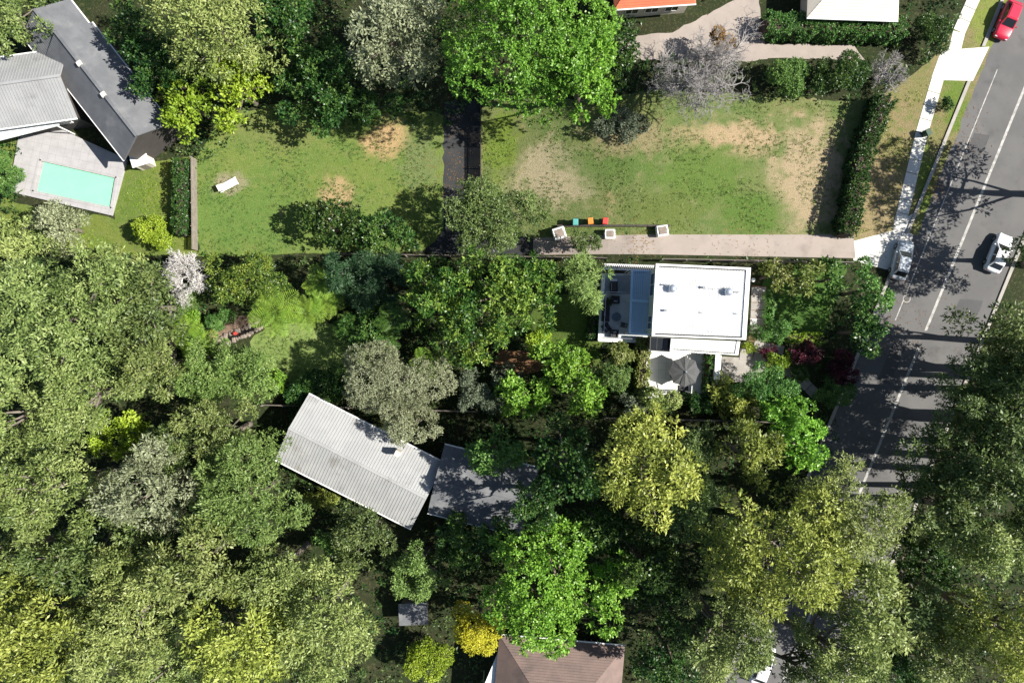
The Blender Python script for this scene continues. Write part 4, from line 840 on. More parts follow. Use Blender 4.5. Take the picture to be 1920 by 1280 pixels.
# upper right: cream house with a hedge, top: terracotta roof
bx_, by_, _ = A(1610, -25, 3); hD = empty('cream_roofed_house', (bx_, by_, 0), 'cream roofed house at the upper right edge behind the clipped hedge', 'house')
gable(hD, A(1610, -40, 4), rad(-2), 9.5, 7.4, 3.0, 4.6, 'cream', 0, 'cream', courses=14, hip=.8)
bx_, by_, _ = A(1225, -60, 3); hE = empty('terracotta_roofed_house', (bx_, by_, 0), 'terracotta tiled house peeking in at the top edge', 'house')
gable(hE, A(1228, -62, 4), rad(4), 8.5, 7.2, 3.0, 5.0, 'orange_roof', -.2, 'cream', courses=16, hip=.8)
X, Y, Z = P(775, 1150, 2); t = empty('garden_shed', (X, Y, gz(X)), 'small blue grey shed roof among the lower trees', 'shed'); MB().box((X, Y, gz(X) + 1), (2.8, 2, 2)).build('wall', M['timber'], t); MB().box((X, Y, gz(X) + 2.06), (3.2, 2.4, .12), .05).build('roof', M['slate_roof'], t); MB().box((X, Y - 1.02, gz(X) + .95), (.9, .06, 1.8)).build('door', M['dark_timber'], t)

# ------------------------------------------------------------------ odds and ends on the neighbours' lawns
def wheelie(label, px, py, body, lid, ang=0.0):
    x, y, z = P(px, py, 1); g = gz(x); t = empty('wheelie_bin', (0, 0, 0), label, 'bin', 'wheelie bins')
    MB().prism([(-.22, -.25, .06), (.22, -.25, .06), (.22, .25, .06), (-.22, .25, .06)], [(-.29, -.34, 1.0), (.29, -.34, 1.0), (.29, .34, 1.0), (-.29, .34, 1.0)]).build('body', M[body], t, bevel=.03)
    MB().prism([(-.31, -.38, 1.01), (.31, -.38, 1.01), (.31, .36, 1.01), (-.31, .36, 1.01)], [(-.27, -.30, 1.09), (.27, -.30, 1.09), (.27, .32, 1.09), (-.27, .32, 1.09)]).build('lid', M[lid], t, bevel=.02)
    for s in (-1, 1): MB().tube([(s*.2, .3, .1), (s*.26, .3, .1)], [.1, .1], 12).build('wheel', M['tyre'], t)
    MB().bar((-.22, .40, 1.0), (.22, .40, 1.0), .035).build('handle', M[body], t); t.location = (x, y, g + .01); t.rotation_euler = (0, 0, ang)
wheelie('teal lidded wheelie bin left of the orange lidded one', 1079, 416, 'green_plastic', 'teal_plastic'); wheelie('orange lidded wheelie bin between the teal and red lidded ones', 1107, 414, 'green_plastic', 'orange_plastic', .1); wheelie('red lidded wheelie bin right of the orange lidded one', 1135, 414, 'green_plastic', 'red_plastic', -.1)
wheelie('green wheelie bin standing alone on the street footpath', 1741, 248, 'green_plastic', 'green_plastic', .4)
rw = empty('sleeper_wall', P(1100, 424), 'low timber sleeper wall along the pinkish driveway', 'wall')
for i in range(10):
    a, b = Vector(P(1045 + i*21, 424)), Vector(P(1065.5 + i*21, 424)); MB().bar(a + Vector((0, 0, .2)), b + Vector((0, 0, .2)), .2, .42).build('sleeper', M['dark_timber'], rw)
def skip_bag(label, px, py, s, ang):
    x, y, z = P(px, py, .5); g = gz(x); t = empty('builders_bag', (x, y, g), label, 'bag', 'white builders bags')
    MB().box((x, y, g + .42*s), (1.2*s, 1.1*s, .8*s), ang, 1.08).build('bag', M['white_paint'], t, bevel=.1); MB().box((x, y, g + .84*s), (.95*s, .85*s, .08), ang, .8).build('contents', M['stone'], t, bevel=.02)
    for sx in (-1, 1): MB().tube([(x + sx*.5*s, y - .3*s, g + .8*s), (x + sx*.62*s, y, g + 1.0*s), (x + sx*.5*s, y + .3*s, g + .8*s)], [.025]*3, 6).build('strap', M['white_paint'], t)
skip_bag('white builders bag at the left end of the sleeper wall', 1048, 438, 1.1, .3); skip_bag('white builders bag near the middle of the sleeper wall', 1143, 439, .9, 0); skip_bag('white builders bag at the right end of the sleeper wall', 1241, 433, 1.0, .15)
X, Y, Z = P(427, 346, .4); t = empty('sun_lounger', (0, 0, 0), 'white sun lounger out on the left neighbour lawn', 'sun lounger')
for s in (-1, 1): MB().bar((-1, s*.32, .3), (1, s*.32, .3), .06).build('rail', M['white_paint'], t)
for sx in (-.85, .85):
    for s in (-1, 1): MB().box((sx, s*.32, .14), (.06, .06, .28)).build('leg', M['white_paint'], t)
MB().box((.3, 0, .37), (1.35, .62, .08)).build('mattress', M['white_paint'], t, bevel=.03); MB().poly([(-.38, -.31, .33), (-.38, .31, .33), (-1.0, .31, .75), (-1.0, -.31, .75), (-.36, -.31, .41), (-.36, .31, .41), (-.98, .31, .83), (-.98, -.31, .83)], [(3, 2, 1, 0), (4, 5, 6, 7), (0, 1, 5, 4), (1, 2, 6, 5), (2, 3, 7, 6), (3, 0, 4, 7)]).build('backrest', M['cream'], t)
t.location = (X, Y, gz(X) + .01); t.rotation_euler = (0, 0, rad(28)); t.scale = (1.15, 1.2, 1)

# ------------------------------------------------------------------ vegetation inside the narrow lot
bare_tree('bare_tree', 'bleached white leafless tree at the left end of the narrow lot', 338, 510, 62, 8.5, M['white_bark'], 11)
T = [
 # name, label, px, py, rx, ry, H, leaf, style
 ('shrub', 'pale leafy shrub just below the bleached leafless tree', 352, 556, 30, 34, 2.6, 'olive', 'shrub'),
 ('broadleaf_tree', 'dark glossy tree between bleached tree and tree ferns', 462, 524, 82, 48, 6.2, 'glossy', 'fine'),
 ('shrub', 'bright green shrub above the dark ditch', 412, 597, 34, 20, 2.2, 'mid', 'shrub'),
 ('shrub', 'small fresh green shrub at the left fence above the ferns', 362, 602, 22, 20, 2.2, 'bright', 'shrub'),
 ('olive_green_tree', 'wide olive green tree in the lower left lot corner', 418, 702, 98, 62, 8.0, 'olive', 'olive'),
 ('shrub', 'small bright shrub right of the wide olive green tree', 518, 716, 18, 26, 2.5, 'bright', 'shrub'),
 ('shrub', 'dark shaded bush at the lower end of the back lawn, left one', 570, 722, 44, 32, 3.0, 'dark', 'shrub'),
 ('shrub', 'dark shaded bush between back lawn and silvery tree', 625, 722, 42, 34, 3.4, 'dark', 'shrub'),
 ('silvery_tree', 'broad silvery grey tree at the lower lot edge', 745, 712, 112, 62, 9.5, 'silver', 'fine'),
 ('conifer_tree', 'dark feathery conifer right of the upper tree fern', 640, 512, 34, 34, 8.0, 'conifer', 'feather'),
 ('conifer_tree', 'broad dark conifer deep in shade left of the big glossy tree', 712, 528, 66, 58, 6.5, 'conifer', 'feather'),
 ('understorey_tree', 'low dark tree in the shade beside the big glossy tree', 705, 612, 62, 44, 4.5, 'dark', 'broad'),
 ('glossy_tree', 'large glossy tree with yellow tips in the middle of the lot', 918, 556, 122, 96, 14, 'glossy', 'rosette'),
 ('glossy_tree', 'glossy yellow tipped tree at the upper left of the largest one', 812, 548, 56, 66, 12.5, 'glossy', 'rosette'),
 ('glossy_tree', 'glossy tree spreading below the largest one towards the silvery tree', 880, 630, 74, 52, 9.0, 'glossy', 'rosette'),
 ('glossy_tree', 'glossy tree on the right flank of the largest one', 1012, 540, 50, 56, 11.5, 'glossy', 'rosette'),
 ('feathery_tree', 'fine feathery olive tree beside the terrace and upper fence', 1092, 528, 46, 50, 8.5, 'olive', 'feather'),
 ('shrub', 'yellow green bush at the foot of the big glossy tree', 1000, 632, 36, 22, 2.8, 'lime', 'shrub'),
 ('bright_green_tree', 'bright green tree right of the orange soil', 1052, 676, 58, 44, 7.5, 'bright', 'broad'),
 ('bright_green_tree', 'bright green tree at the lower fence left of centre', 985, 732, 54, 46, 7.0, 'bright', 'broad'),
 ('bright_green_tree', 'bright green tree at the lower fence left of the courtyard', 1092, 736, 52, 44, 7.0, 'bright', 'broad'),
 ('shrub', 'grey green shrub between bright tree and courtyard hedge', 1150, 708, 34, 32, 5.0, 'olive', 'shrub'),
 ('shrub', 'variegated shrub right below the white terrace', 1168, 664, 32, 24, 3.8, 'variegated', 'shrub'),
 ('grey_green_tree', 'dark grey green tree between silvery and bright green trees', 895, 728, 52, 40, 5.5, 'grey', 'olive'),
 ('shrub', 'dark grey bush above the orange soil edge', 945, 700, 30, 20, 2.6, 'grey', 'shrub'),
 ('shrub', 'grey green shrub left of the wide courtyard shrub', 1190, 756, 26, 22, 3.0, 'grey', 'shrub'),
 ('shrub', 'wide yellow green shrub right below the courtyard pot', 1240, 752, 46, 24, 3.4, 'variegated', 'shrub'),
 ('shrub', 'dark low bush below the parasol base', 1306, 760, 34, 18, 2.2, 'dark', 'shrub'),
 ('gold_green_tree', 'loose yellow green tree at the right courtyard corner', 1357, 744, 24, 38, 2.8, 'gumgold', 'gum'),
 ('gold_green_tree', 'bushy yellow olive tree left of the bright corner tree', 1392, 764, 40, 30, 4.2, 'gumgold', 'shrub'),
 ('broadleaf_tree', 'wide mid green tree covering the dappled driveway end', 1432, 722, 66, 34, 5.0, 'mid', 'olive'),
 ('bright_green_tree', 'bright green tree in the slanted lower right lot corner', 1470, 768, 48, 32, 6.0, 'bright', 'broad'),
 ('garden_tree', 'round garden tree with yellow tips near the house front corner', 1448, 518, 36, 32, 5.2, 'variegated', 'rosette'),
 ('garden_tree', 'pale tipped garden tree in the middle of the upper front row', 1508, 522, 34, 34, 5.4, 'variegated', 'rosette'),
 ('garden_tree', 'dark green garden tree at the upper slanted corner', 1558, 522, 34, 36, 5.6, 'mid', 'broad'),
 ('shrub', 'round green shrub touching the front corner of the side roof', 1418, 626, 16, 18, 2.6, 'mid', 'shrub'),
 ('garden_tree', 'small dark garden tree at the end of the strappy border', 1455, 622, 28, 24, 3.6, 'mid', 'shrub'),
 ('shrub', 'yellow green border shrub left of the dark red shrub', 1462, 676, 24, 20, 2.0, 'lime', 'shrub'),
 ('shrub', 'dark red leafed shrub at the slanted street end', 1512, 664, 32, 22, 2.4, 'purple', 'shrub'),
 ('shrub', 'low dark red shrub between the two slab paths', 1440, 662, 24, 9, 1.2, 'purple', 'shrub'),
 ('shrub', 'low yellowish shrub beside the side roof corner', 1400, 652, 14, 10, 1.3, 'lime', 'shrub'),
 ('shrub', 'dark green shrub below the dark red one', 1500, 700, 24, 16, 1.8, 'dark', 'shrub'),
]
for nm, lb, px, py, rx, ry, hh, lf, sty in T: tree(nm, lb, px, py, rx, ry, hh, lf, sty, 'shrub' if nm == 'shrub' else 'tree', bark='gum_bark' if lf.startswith('gum') else 'bark')
hedge('hedge', 'tall narrow leafy hedge at the left side of the courtyard', [(1208, 634), (1203, 738)], 1.15, 1.9, 'variegated', z0=0, L=.19, W=.12)
hedge('hedge', 'leafy hedge along the right side of the courtyard', [(1334, 664), (1330, 742)], .85, 1.7, 'mid')
hedge('hedge', 'dark hedge along the lower edge of the courtyard', [(1262, 746), (1332, 750)], .9, 1.1, 'dark')
hedge('hedge', 'low yellow green hedge at the lower edge of the front lawn', [(1468, 630), (1545, 634)], .9, .8, 'lime')
hedge('hedge', 'dark shrub border at the foot of the white terrace', [(1114, 560), (1110, 640)], .9, 1.2, 'dark')
for i, (px, py) in enumerate(((1440, 556), (1444, 570), (1441, 584), (1440, 598))): strappy('strappy_plant', 'arching strappy green plant in the border, %s from the garden trees' % ('first', 'second', 'third', 'fourth')[i], px, py, 13, .7, 'mid', 60, 'strappy border plants')
FERN = [('largest bright tree fern over the back lawn', 516, 583, 50, 5.4, 'fern'), ('bright tree fern just right of the largest one', 574, 588, 33, 4.6, 'fern'), ('tall tree fern at the top of the fern group', 600, 528, 32, 4.2, 'fern'),
 ('tree fern between the top one and the back lawn', 612, 562, 34, 3.6, 'fern'), ('bright tree fern at the left fence, upper of two', 345, 622, 34, 3.2, 'fern'), ('bright tree fern at the left fence, lower of two', 372, 648, 36, 3.0, 'fern'),
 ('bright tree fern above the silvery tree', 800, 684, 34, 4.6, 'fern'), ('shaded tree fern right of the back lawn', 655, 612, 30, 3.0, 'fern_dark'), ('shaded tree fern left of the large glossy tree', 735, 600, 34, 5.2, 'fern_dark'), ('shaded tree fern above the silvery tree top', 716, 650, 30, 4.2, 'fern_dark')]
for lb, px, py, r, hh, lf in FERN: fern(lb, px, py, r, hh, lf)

# ------------------------------------------------------------------ vegetation of the surroundings
S = [
 ('bright_green_tree', 'huge bright green tree at the top middle', 975, 85, 150, 130, 17, 'bright', 'broad'),
 ('bright_green_tree', 'bright green tree on the right flank of the huge one', 1095, 140, 62, 92, 13, 'bright', 'broad'),
 ('gum_tree', 'greyish olive tree left of the huge bright green tree', 738, 70, 82, 105, 13, 'silver', 'gum'),
 ('broadleaf_tree', 'dark green tree deep in shade at the top left of centre', 595, 150, 78, 90, 7, 'dark', 'broad'),
 ('shrub', 'dark green shrub below the huge bright green tree', 700, 205, 70, 26, 4, 'dark', 'shrub'),
 ('gum_tree', 'light olive tree at the top beside the grey roof', 405, 50, 118, 80, 15, 'gum', 'gum'),
 ('lime_tree', 'lime green tree above the left neighbour lawn', 450, 165, 56, 68, 8, 'lime', 'broad'),
 ('lime_tree', 'yellow lime tree between grey roof and lime green tree', 355, 195, 48, 66, 7, 'lime', 'broad'),
 ('gum_tree', 'pale green tree in the upper left corner', 35, 40, 55, 60, 9, 'gum', 'gum'),
 ('broadleaf_tree', 'dark tree between the huge bright tree and the bare tree', 1170, 105, 36, 55, 6, 'dark', 'broad'),
 ('shrub', 'green shrub under the bare grey tree, right side', 1480, 150, 48, 30, 3, 'mid', 'shrub'),
 ('shrub', 'dark shrub right of the green one near the upper crossing', 1570, 145, 55, 36, 3.5, 'dark', 'shrub'),
 ('shrub', 'rounded dark shrub beside the upper footpath', 1745, 60, 36, 34, 3, 'dark', 'shrub'),
 ('shrub', 'small rusty leafed shrub in the bare grey tree', 1348, 88, 22, 36, 4, 'rust', 'shrub'),
 ('shrub', 'brownish low shrub at the lower edge of the bare grey tree', 1160, 230, 60, 22, 1.6, 'grey', 'shrub'),
 ('broadleaf_tree', 'olive green tree where the dark driveway bends', 910, 405, 98, 62, 8, 'gumdark', 'olive'),
 ('broadleaf_tree', 'small green tree at the left end of the sleeper wall', 1085, 455, 34, 22, 4, 'gumdark', 'olive'),
 ('gum_tree', 'pale round tree below the pool terrace', 112, 425, 52, 48, 6, 'silver', 'gum'),
 ('shrub', 'leafy shrub left of the pool terrace', 8, 320, 32, 46, 3, 'mid', 'shrub'),
 ('gum_tree', 'olive tree at the left edge below the pool', 25, 460, 60, 55, 9, 'gum', 'gum'),
 ('shrub', 'lime green bush in the pool garden beside the narrow dark hedge', 290, 440, 40, 32, 3, 'lime', 'shrub'),
 ('gum_tree', 'giant olive gum at the left edge beside the lot', 135, 600, 135, 120, 19, 'gum', 'gum'),
 ('gum_tree', 'green gum right of the giant olive gum', 270, 570, 62, 95, 14, 'gumdark', 'gum'),
 ('gum_tree', 'olive gum below the giant one at the left edge', 60, 770, 95, 70, 17, 'gum', 'gum'),
 ('lime_tree', 'small lime tree below the left lot corner', 225, 810, 52, 42, 7, 'lime', 'broad'),
 ('gum_tree', 'pale gum between lime tree and the bottom left forest', 285, 920, 70, 85, 17, 'silver', 'gum'),
 ('gum_tree', 'yellow olive gum at the left edge, third from the bottom', 85, 920, 105, 95, 19, 'gum', 'gum'),
 ('gum_tree', 'olive gum in the bottom left corner', 70, 1170, 130, 110, 19, 'gumgold', 'gum'),
 ('gum_tree', 'olive gum second from the left at the bottom', 260, 1150, 110, 110, 18, 'gum', 'gum'),
 ('gum_tree', 'dark olive gum behind the two bottom left gums', 185, 1040, 80, 70, 16, 'gumdark', 'gum'),
 ('broadleaf_tree', 'fresh green tree left of the long pale grey roof', 470, 930, 98, 100, 13, 'olive', 'olive'),
 ('gum_tree', 'olive tree below the lower left lot corner', 420, 810, 85, 55, 11, 'gum', 'gum'),
 ('gum_tree', 'olive gum in the middle of the bottom left forest', 385, 1045, 90, 80, 17, 'gum', 'gum'),
 ('gum_tree', 'olive gum at the bottom edge left of the yellow bush', 455, 1190, 110, 100, 17, 'gumgold', 'gum'),
 ('gum_tree', 'green olive gum right of centre in the bottom left forest', 610, 1150, 105, 110, 15, 'gum', 'gum'),
 ('gum_tree', 'dark green gum below the end of the pale grey roof', 690, 1000, 62, 60, 10, 'gumdark', 'gum'),
 ('shrub', 'bright small bush below the left end of the pale grey roof', 630, 1010, 34, 28, 4, 'mid', 'shrub'),
 ('shrub', 'brownish green bush beside the pale grey roof eave', 600, 935, 30, 22, 2, 'gumgold', 'shrub'),
 ('gum_tree', 'light green gum left of the big bottom bright tree', 790, 1060, 48, 62, 10, 'olive', 'gum'),
 ('shrub', 'ring of yellow green bush at the bottom middle', 785, 1235, 58, 40, 4, 'lime', 'shrub'),
 ('yellow_bush', 'bright yellow bush beside the big bottom bright tree', 896, 1168, 38, 54, 9.5, 'yellow', 'shrub'),
 ('bright_green_tree', 'big bright green tree at the bottom middle', 1048, 1100, 135, 122, 14, 'bright', 'broad'),
 ('broadleaf_tree', 'dark green tree right of the grey roofed house', 925, 850, 58, 50, 10, 'mid', 'broad'),
 ('broadleaf_tree', 'very dark tree between the house wing and the gums', 1065, 885, 66, 85, 15, 'dark', 'broad'),
 ('gum_tree', 'silvery branch of the boundary tree below the lower fence', 775, 795, 52, 32, 8, 'silver', 'fine'),
 ('gum_tree', 'light olive gum below the lower fence right of centre', 1205, 870, 100, 85, 16, 'gumgold', 'gum'),
 ('gum_tree', 'golden olive tree below the courtyard end of the lower fence', 1400, 850, 46, 62, 12, 'gumgold', 'gum'),
 ('bright_green_tree', 'bright green tree at the lower slanted corner by the street', 1488, 830, 50, 66, 9, 'bright', 'broad'),
 ('broadleaf_tree', 'dark green tree between the light gum and the giant right gum', 1300, 960, 70, 62, 11, 'gumdark', 'gum'),
 ('gum_tree', 'giant golden gum at the lower right of centre', 1450, 1020, 128, 118, 19, 'gumgold', 'gum'),
 ('gum_tree', 'olive gum on the right flank of the giant golden gum', 1590, 950, 82, 85, 18, 'gum', 'gum'),
 ('gum_tree', 'olive gum below the right flank of the giant golden gum', 1600, 1110, 86, 95, 17, 'gum', 'gum'),
 ('gum_tree', 'light olive gum at the bottom left of the giant golden gum', 1350, 1180, 82, 80, 15, 'gum', 'gum'),
 ('broadleaf_tree', 'dark green tree left of the light olive bottom gum', 1210, 1060, 72, 85, 10, 'dark', 'broad'),
 ('broadleaf_tree', 'dark tree at the bottom right of the red car', 1255, 1220, 62, 58, 9, 'dark', 'broad'),
 ('broadleaf_tree', 'dark green tree right of the street below the white car', 1870, 640, 78, 82, 13, 'gumdark', 'gum'),
 ('gum_tree', 'dark gum right of the shaded street', 1785, 850, 92, 80, 14, 'gumdark', 'gum'),
 ('gum_tree', 'dark gum at the right edge, middle height', 1890, 800, 80, 85, 17, 'gumdark', 'gum'),
 ('gum_tree', 'olive green gum at the right edge below the dark ones', 1830, 985, 95, 68, 16, 'gum', 'gum'),
 ('broadleaf_tree', 'dark tree left of the bottom right corner gum', 1715, 1045, 55, 75, 9, 'dark', 'broad'),
 ('gum_tree', 'sunny yellow olive gum in the bottom right corner', 1855, 1165, 95, 95, 18, 'gumgold', 'gum'),
 ('broadleaf_tree', 'dark tree at the bottom right edge', 1680, 1225, 72, 50, 8, 'dark', 'broad'),
 ('street_tree', 'round green street tree between slanted street end and silver car', 1622, 545, 36, 46, 7.5, 'mid', 'broad'),
 ('street_tree', 'dark street tree outside the dark red shrub', 1612, 622, 34, 46, 7.5, 'dark', 'broad'),
 ('shrub', 'dark red shrub outside the slanted street end', 1572, 690, 26, 36, 2.4, 'purple', 'shrub'),
 ('shrub', 'dark green shrub below the outer dark red shrub', 1565, 735, 36, 26, 2.6, 'mid', 'shrub'),
 ('shrub', 'small shrub on the verge above the green bin', 1772, 196, 13, 13, 1.2, 'dark', 'shrub'),
 ('gum_tree', 'olive gum filling the left edge between the giant gum and the pale gum', 175, 735, 80, 70, 15, 'gum', 'gum'),
 ('gum_tree', 'grey olive gum at the left end outside the lot fence', 285, 680, 52, 70, 12, 'gum', 'gum'),
 ('gum_tree', 'dark low gum under the bottom left forest', 330, 840, 60, 45, 10, 'gumdark', 'gum'),
 ('gum_tree', 'olive gum between the two lowest left gums', 165, 1215, 80, 80, 16, 'gum', 'gum'),
 ('gum_tree', 'olive gum at the left edge, second from the bottom', 20, 1040, 75, 85, 17, 'gum', 'gum'),
 ('gum_tree', 'olive gum between fresh green tree and bottom edge', 530, 1065, 70, 62, 14, 'gum', 'gum'),
 ('gum_tree', 'olive gum right of the bottom left forest centre', 340, 1240, 80, 60, 15, 'gum', 'gum'),
 ('broadleaf_tree', 'dark green tree below the dark house wing', 850, 1010, 50, 44, 7, 'dark', 'broad'),
 ('broadleaf_tree', 'dark green tree above the big bottom bright tree', 1120, 985, 66, 60, 8, 'dark', 'broad'),
 ('gum_tree', 'shaded gum between light and golden gums', 1300, 860, 48, 62, 10, 'gumdark', 'gum'),
 ('gum_tree', 'olive gum over the lower street end', 1690, 1130, 60, 60, 14, 'gumdark', 'gum'),
 ('gum_tree', 'dark gum right of the shaded lower street', 1740, 950, 66, 62, 15, 'gumdark', 'gum'),
 ('gum_tree', 'tall dark gum at the right edge above the bottom corner', 1900, 920, 75, 70, 18, 'gumdark', 'gum'),
 ('gum_tree', 'dark gum at the street bend right of the centre line', 1800, 740, 62, 62, 15, 'gumdark', 'gum'),
 ('gum_tree', 'tall dark gum at the right edge beside the street bend', 1885, 715, 62, 60, 16, 'gumdark', 'gum'),
 ('gum_tree', 'tall dark gum between the right edge and the street line', 1840, 890, 66, 56, 17, 'gumdark', 'gum'),
 ('street_tree', 'low dark street tree added to shade the street, upper of three', 1826, 705, 46, 48, 10, 'gumdark', 'olive'),  # three low trees added beneath the tall crowns to shade the street
 ('street_tree', 'low dark street tree added to shade the street, middle of three', 1812, 785, 46, 48, 10, 'dark', 'olive'),
 ('street_tree', 'low dark street tree added to shade the street, lower of three', 1796, 865, 46, 48, 10, 'gumdark', 'olive'),
 ('broadleaf_tree', 'tall dark tree shading the right wing of the grey roofed house', 1005, 935, 50, 50, 14, 'dark', 'broad'),
 ('broadleaf_tree', 'dark tree overhanging the lower corner of the dark house wing', 930, 1000, 44, 34, 8, 'dark', 'broad'),
 ('gum_tree', 'olive gum covering the lower end of the street', 1560, 1200, 82, 80, 16, 'gum', 'gum'),
 ('broadleaf_tree', 'dark low tree at the lower edge of the left neighbour lawn', 620, 425, 66, 44, 5, 'dark', 'broad'),
 ('broadleaf_tree', 'dark low tree between left neighbour lawn and dark driveway', 730, 440, 70, 34, 5, 'dark', 'broad'),
 ('broadleaf_tree', 'dark leafy tree beside the upper end of the slate roof', 260, 60, 40, 60, 9, 'dark', 'broad'),
 ('street_tree', 'tall dark gum beyond the right edge, added for its shade, upper of two', 1965, 700, 80, 62, 17, 'gumdark', 'gum'),  # two gums added off frame so their shade reaches the lower street
 ('street_tree', 'tall dark gum beyond the right edge, added for its shade, lower of two', 1965, 810, 80, 70, 17, 'gumdark', 'gum'),
 ('broadleaf_tree', 'dark tree over the street beside the lowest white car', 1510, 1240, 55, 60, 11, 'gumdark', 'gum'),
 ('gum_tree', 'olive gum left of the sunny bottom right corner gum', 1760, 1200, 70, 70, 14, 'gum', 'gum'),
 ('broadleaf_tree', 'dark green tree at the top left beside the slate roof', 300, 130, 52, 70, 9, 'dark', 'broad'),
 ('broadleaf_tree', 'dark green tree at the top edge left of the olive tree', 545, 40, 60, 60, 8, 'dark', 'broad'),
 ('gum_tree', 'olive tree above the left lot corner', 215, 500, 55, 48, 9, 'gum', 'gum'),
 ('street_tree', 'tall street tree beyond the right edge, upper', 2010, 330, 90, 100, 13, 'gumdark', 'gum'),
 ('street_tree', 'tall street tree beyond the right edge above the white car', 1990, 480, 75, 70, 12, 'gumdark', 'gum'),
]
for nm, lb, px, py, rx, ry, hh, lf, sty in S: tree(nm, lb, px, py, rx*1.07, ry*1.07, hh, lf, sty, 'bush' if nm == 'yellow_bush' else ('shrub' if nm == 'shrub' else 'tree'), bark='gum_bark' if nm == 'gum_tree' else 'bark')
bare_tree('bare_tree', 'large leafless grey tree at the top right of centre', 1330, 110, 125, 11, M['grey_twig'], 21, 5)
bare_tree('bare_tree', 'small grey leafless shrub tree beside the upper driveway crossing', 1672, 130, 42, 4, M['grey_twig'], 31, 4)
hedge('hedge', 'clipped dark green hedge in front of the cream roofed house', [(1435, 45), (1700, 52)], 2.0, 2.2, 'mid', L=.2, W=.12)
hedge('hedge', 'long dark hedge between patchy lawn and dry verge', [(1662, 180), (1618, 290), (1590, 440)], 1.7, 2.4, 'dark', L=.2, W=.12)
hedge('hedge', 'narrow dark hedge beside the pool garden fence', [(338, 300), (336, 440)], 1.1, 2.2, 'dark', L=.2, W=.12)

# ------------------------------------------------------------------ leafy undergrowth wherever nothing is paved, mown or built
def inpoly(x, y, poly):
    r = np.zeros(len(x), bool); n = len(poly); j = n - 1
    for i in range(n):
        xi, yi = poly[i]; xj, yj = poly[j]; c = ((yi > y) != (yj > y)) & (x < (xj - xi)*(y - yi)/((yj - yi) or 1e-9) + xi); r ^= c; j = i
    return r
CLEAR = [[(372, 480), (366, 300), (420, 225), (560, 200), (700, 210), (835, 225), (900, 180), (1040, 195), (1230, 180), (1440, 190), (1640, 190), (1760, 100), (1830, -40), (2100, -60), (2100, 300), (1600, 1320), (1390, 1320), (1545, 880), (1620, 620), (1600, 490), (640, 476)],
 [(470, 640), (500, 612), (600, 600), (690, 640), (700, 690), (640, 720), (560, 740), (480, 690)], [(985, 640), (1000, 560), (1110, 545), (1110, 690), (1040, 690)],
 [(1110, 490), (1412, 492), (1560, 500), (1540, 640), (1440, 660), (1530, 720), (1520, 745), (1350, 712), (1345, 752), (1205, 750), (1205, 650), (1112, 650)],
 [(0, 70), (110, 60), (60, 0), (120, -20), (310, 260), (270, 330), (372, 290), (372, 470), (60, 470), (0, 420)], [(590, 745), (860, 870), (1010, 900), (1000, 1005), (800, 1010), (515, 860)], [(920, 1200), (1190, 1200), (1190, 1300), (890, 1300)],
 [(1140, 110), (1160, 60), (1400, -20), (1720, -20), (1640, 115), (1400, 112)], [(715, 1110), (830, 1110), (830, 1190), (715, 1190)], [(395, 660), (398, 608), (494, 595), (494, 612), (410, 662)], [(930, 655), (1035, 660), (1030, 700), (930, 700)]]
rg = np.random.default_rng(77)
def cover(name, label, leaf, n, hmax, seed):
    px = rg.uniform(-60, 1980, n); py = rg.uniform(-60, 1340, n); ok = np.ones(n, bool)
    for poly in CLEAR: ok &= ~inpoly(px, py, poly)
    nz = np.sin(px*.021 + seed) + np.sin(py*.027 + seed*2) + np.sin((px + py)*.013 + seed*3); ok &= nz > -.6
    px, py = px[ok], py[ok]; X = (px - 960)/PPM; z = np.interp(X, GX, GZ); Y = (640 - py)/PPM; m = len(X)
    C = np.stack([X, Y, z + rg.uniform(.05, 1, m)**2*hmax + .06], 1); o = unit(rg.normal(size=(m, 3))*.5 + np.array([0, 0, 1.]))
    V, t = leaves(C, o, dict(L=.34, W=.16, k=7, rc=.35, up=.5), rg, .42 + rg.normal(size=m)*.16)
    tag(link(name, quads_mesh(name, V, t, LM[leaf]), None), label, 'undergrowth', None, 'stuff')
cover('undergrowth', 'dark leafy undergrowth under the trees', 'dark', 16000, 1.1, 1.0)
cover('undergrowth', 'olive green undergrowth between the trees', 'gumdark', 12000, .9, 2.3)

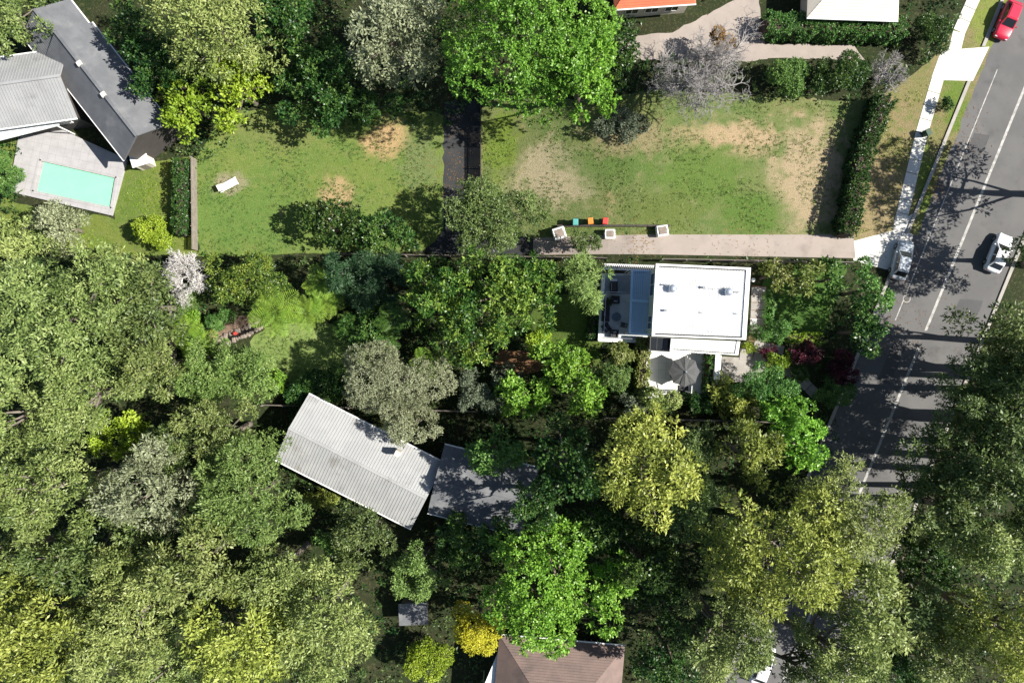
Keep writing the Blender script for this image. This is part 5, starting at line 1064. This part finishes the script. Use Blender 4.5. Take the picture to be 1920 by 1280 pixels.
LAWNS = [('grass_tufts', 'grass tufts and weeds on the left neighbour lawn', [(372, 475), (366, 300), (420, 225), (560, 200), (700, 210), (828, 225), (828, 440), (640, 470)], 'mid', 4200), ('grass_tufts', 'grass tufts and weeds on the patchy neighbour lawn', [(906, 440), (906, 190), (1040, 195), (1230, 180), (1440, 190), (1620, 200), (1570, 436)], 'olive', 6500),
 ('grass_tufts', 'dry grass tufts on the street verge', [(1640, 210), (1745, 150), (1712, 260), (1670, 425), (1605, 440)], 'gumgold', 1600), ('grass_tufts', 'grass tufts on the pale back lawn', [(480, 640), (500, 615), (600, 603), (685, 640), (695, 690), (640, 715), (560, 735), (488, 690)], 'olive', 1500),
 ('grass_tufts', 'grass tufts on the pool garden strip', [(250, 330), (366, 300), (366, 465), (100, 465), (215, 412)], 'lime', 1500)]
for nm, lb, poly, leaf, n in LAWNS:
    xs_, ys_ = [p[0] for p in poly], [p[1] for p in poly]; px = rg.uniform(min(xs_), max(xs_), n); py = rg.uniform(min(ys_), max(ys_), n)
    ok = inpoly(px, py, poly) & (np.sin(px*.05) + np.sin(py*.071 + 1) + np.sin((px - py)*.033) + rg.normal(size=n)*.9 > .2); px, py = px[ok], py[ok]
    zz_ = np.array([gz((a - 960)/PPM) for a in px]); k_ = (CAMZ - zz_)/CAMZ/PPM; C = np.stack([(px - 960)*k_, (640 - py)*k_, zz_ + .03], 1); m = len(C)
    V, t = leaves(C, unit(rg.normal(size=(m, 3))*.4 + np.array([0, 0, 1.])), dict(L=.16, W=.045, k=7, rc=.12, up=.6), rg, .42 + rg.normal(size=m)*.2)
    tag(link(nm, quads_mesh(nm, V, t, LM[leaf]), None), lb, 'grass', None, 'stuff')

def litter(label, spots, z_of, n, leaf='rust'):
    px = np.concatenate([rg.normal(a, r, n) for a, b, r in spots]); py = np.concatenate([rg.normal(b, r, n) for a, b, r in spots]); m = len(px)
    z = np.array([z_of((a - 960)/PPM) for a in px]) + .03; k_ = (CAMZ - z)/CAMZ/PPM; C = np.stack([(px - 960)*k_, (640 - py)*k_, z], 1)
    V, t = leaves(C, np.tile([0, 0, 1.], (m, 1)), dict(L=.13, W=.07, k=2, rc=.1, up=.2, bias=.2), rg, .5 + rg.normal(size=m)*.2); V[..., 2] = np.repeat(np.repeat(z, 2)[:, None], 4, 1) + rg.uniform(0, .02, (m*2, 4))
    tag(link('leaf_litter', quads_mesh('leaf_litter', V, t, LM[leaf]), None), label, 'leaf litter', None, 'stuff')
litter('fallen brown leaves on the pinkish driveway and dark driveway', [(865, 250, 26), (865, 340, 26), (1050, 462, 26), (1200, 450, 20), (1400, 460, 40)], gz, 160)
litter('fallen brown leaves on the street and gutters', [(1750, 350, 14), (1700, 480, 20), (1640, 640, 22), (1800, 250, 30), (1700, 620, 40)], gz, 160)
litter('fallen leaves scattered on the neighbour lawns', [(600, 260, 60), (800, 330, 40), (1000, 260, 60), (1250, 220, 70), (500, 400, 60), (1480, 250, 60)], gz, 130)
print('TRIS', sum(len(m.polygons)*2 for m in bpy.data.meshes))
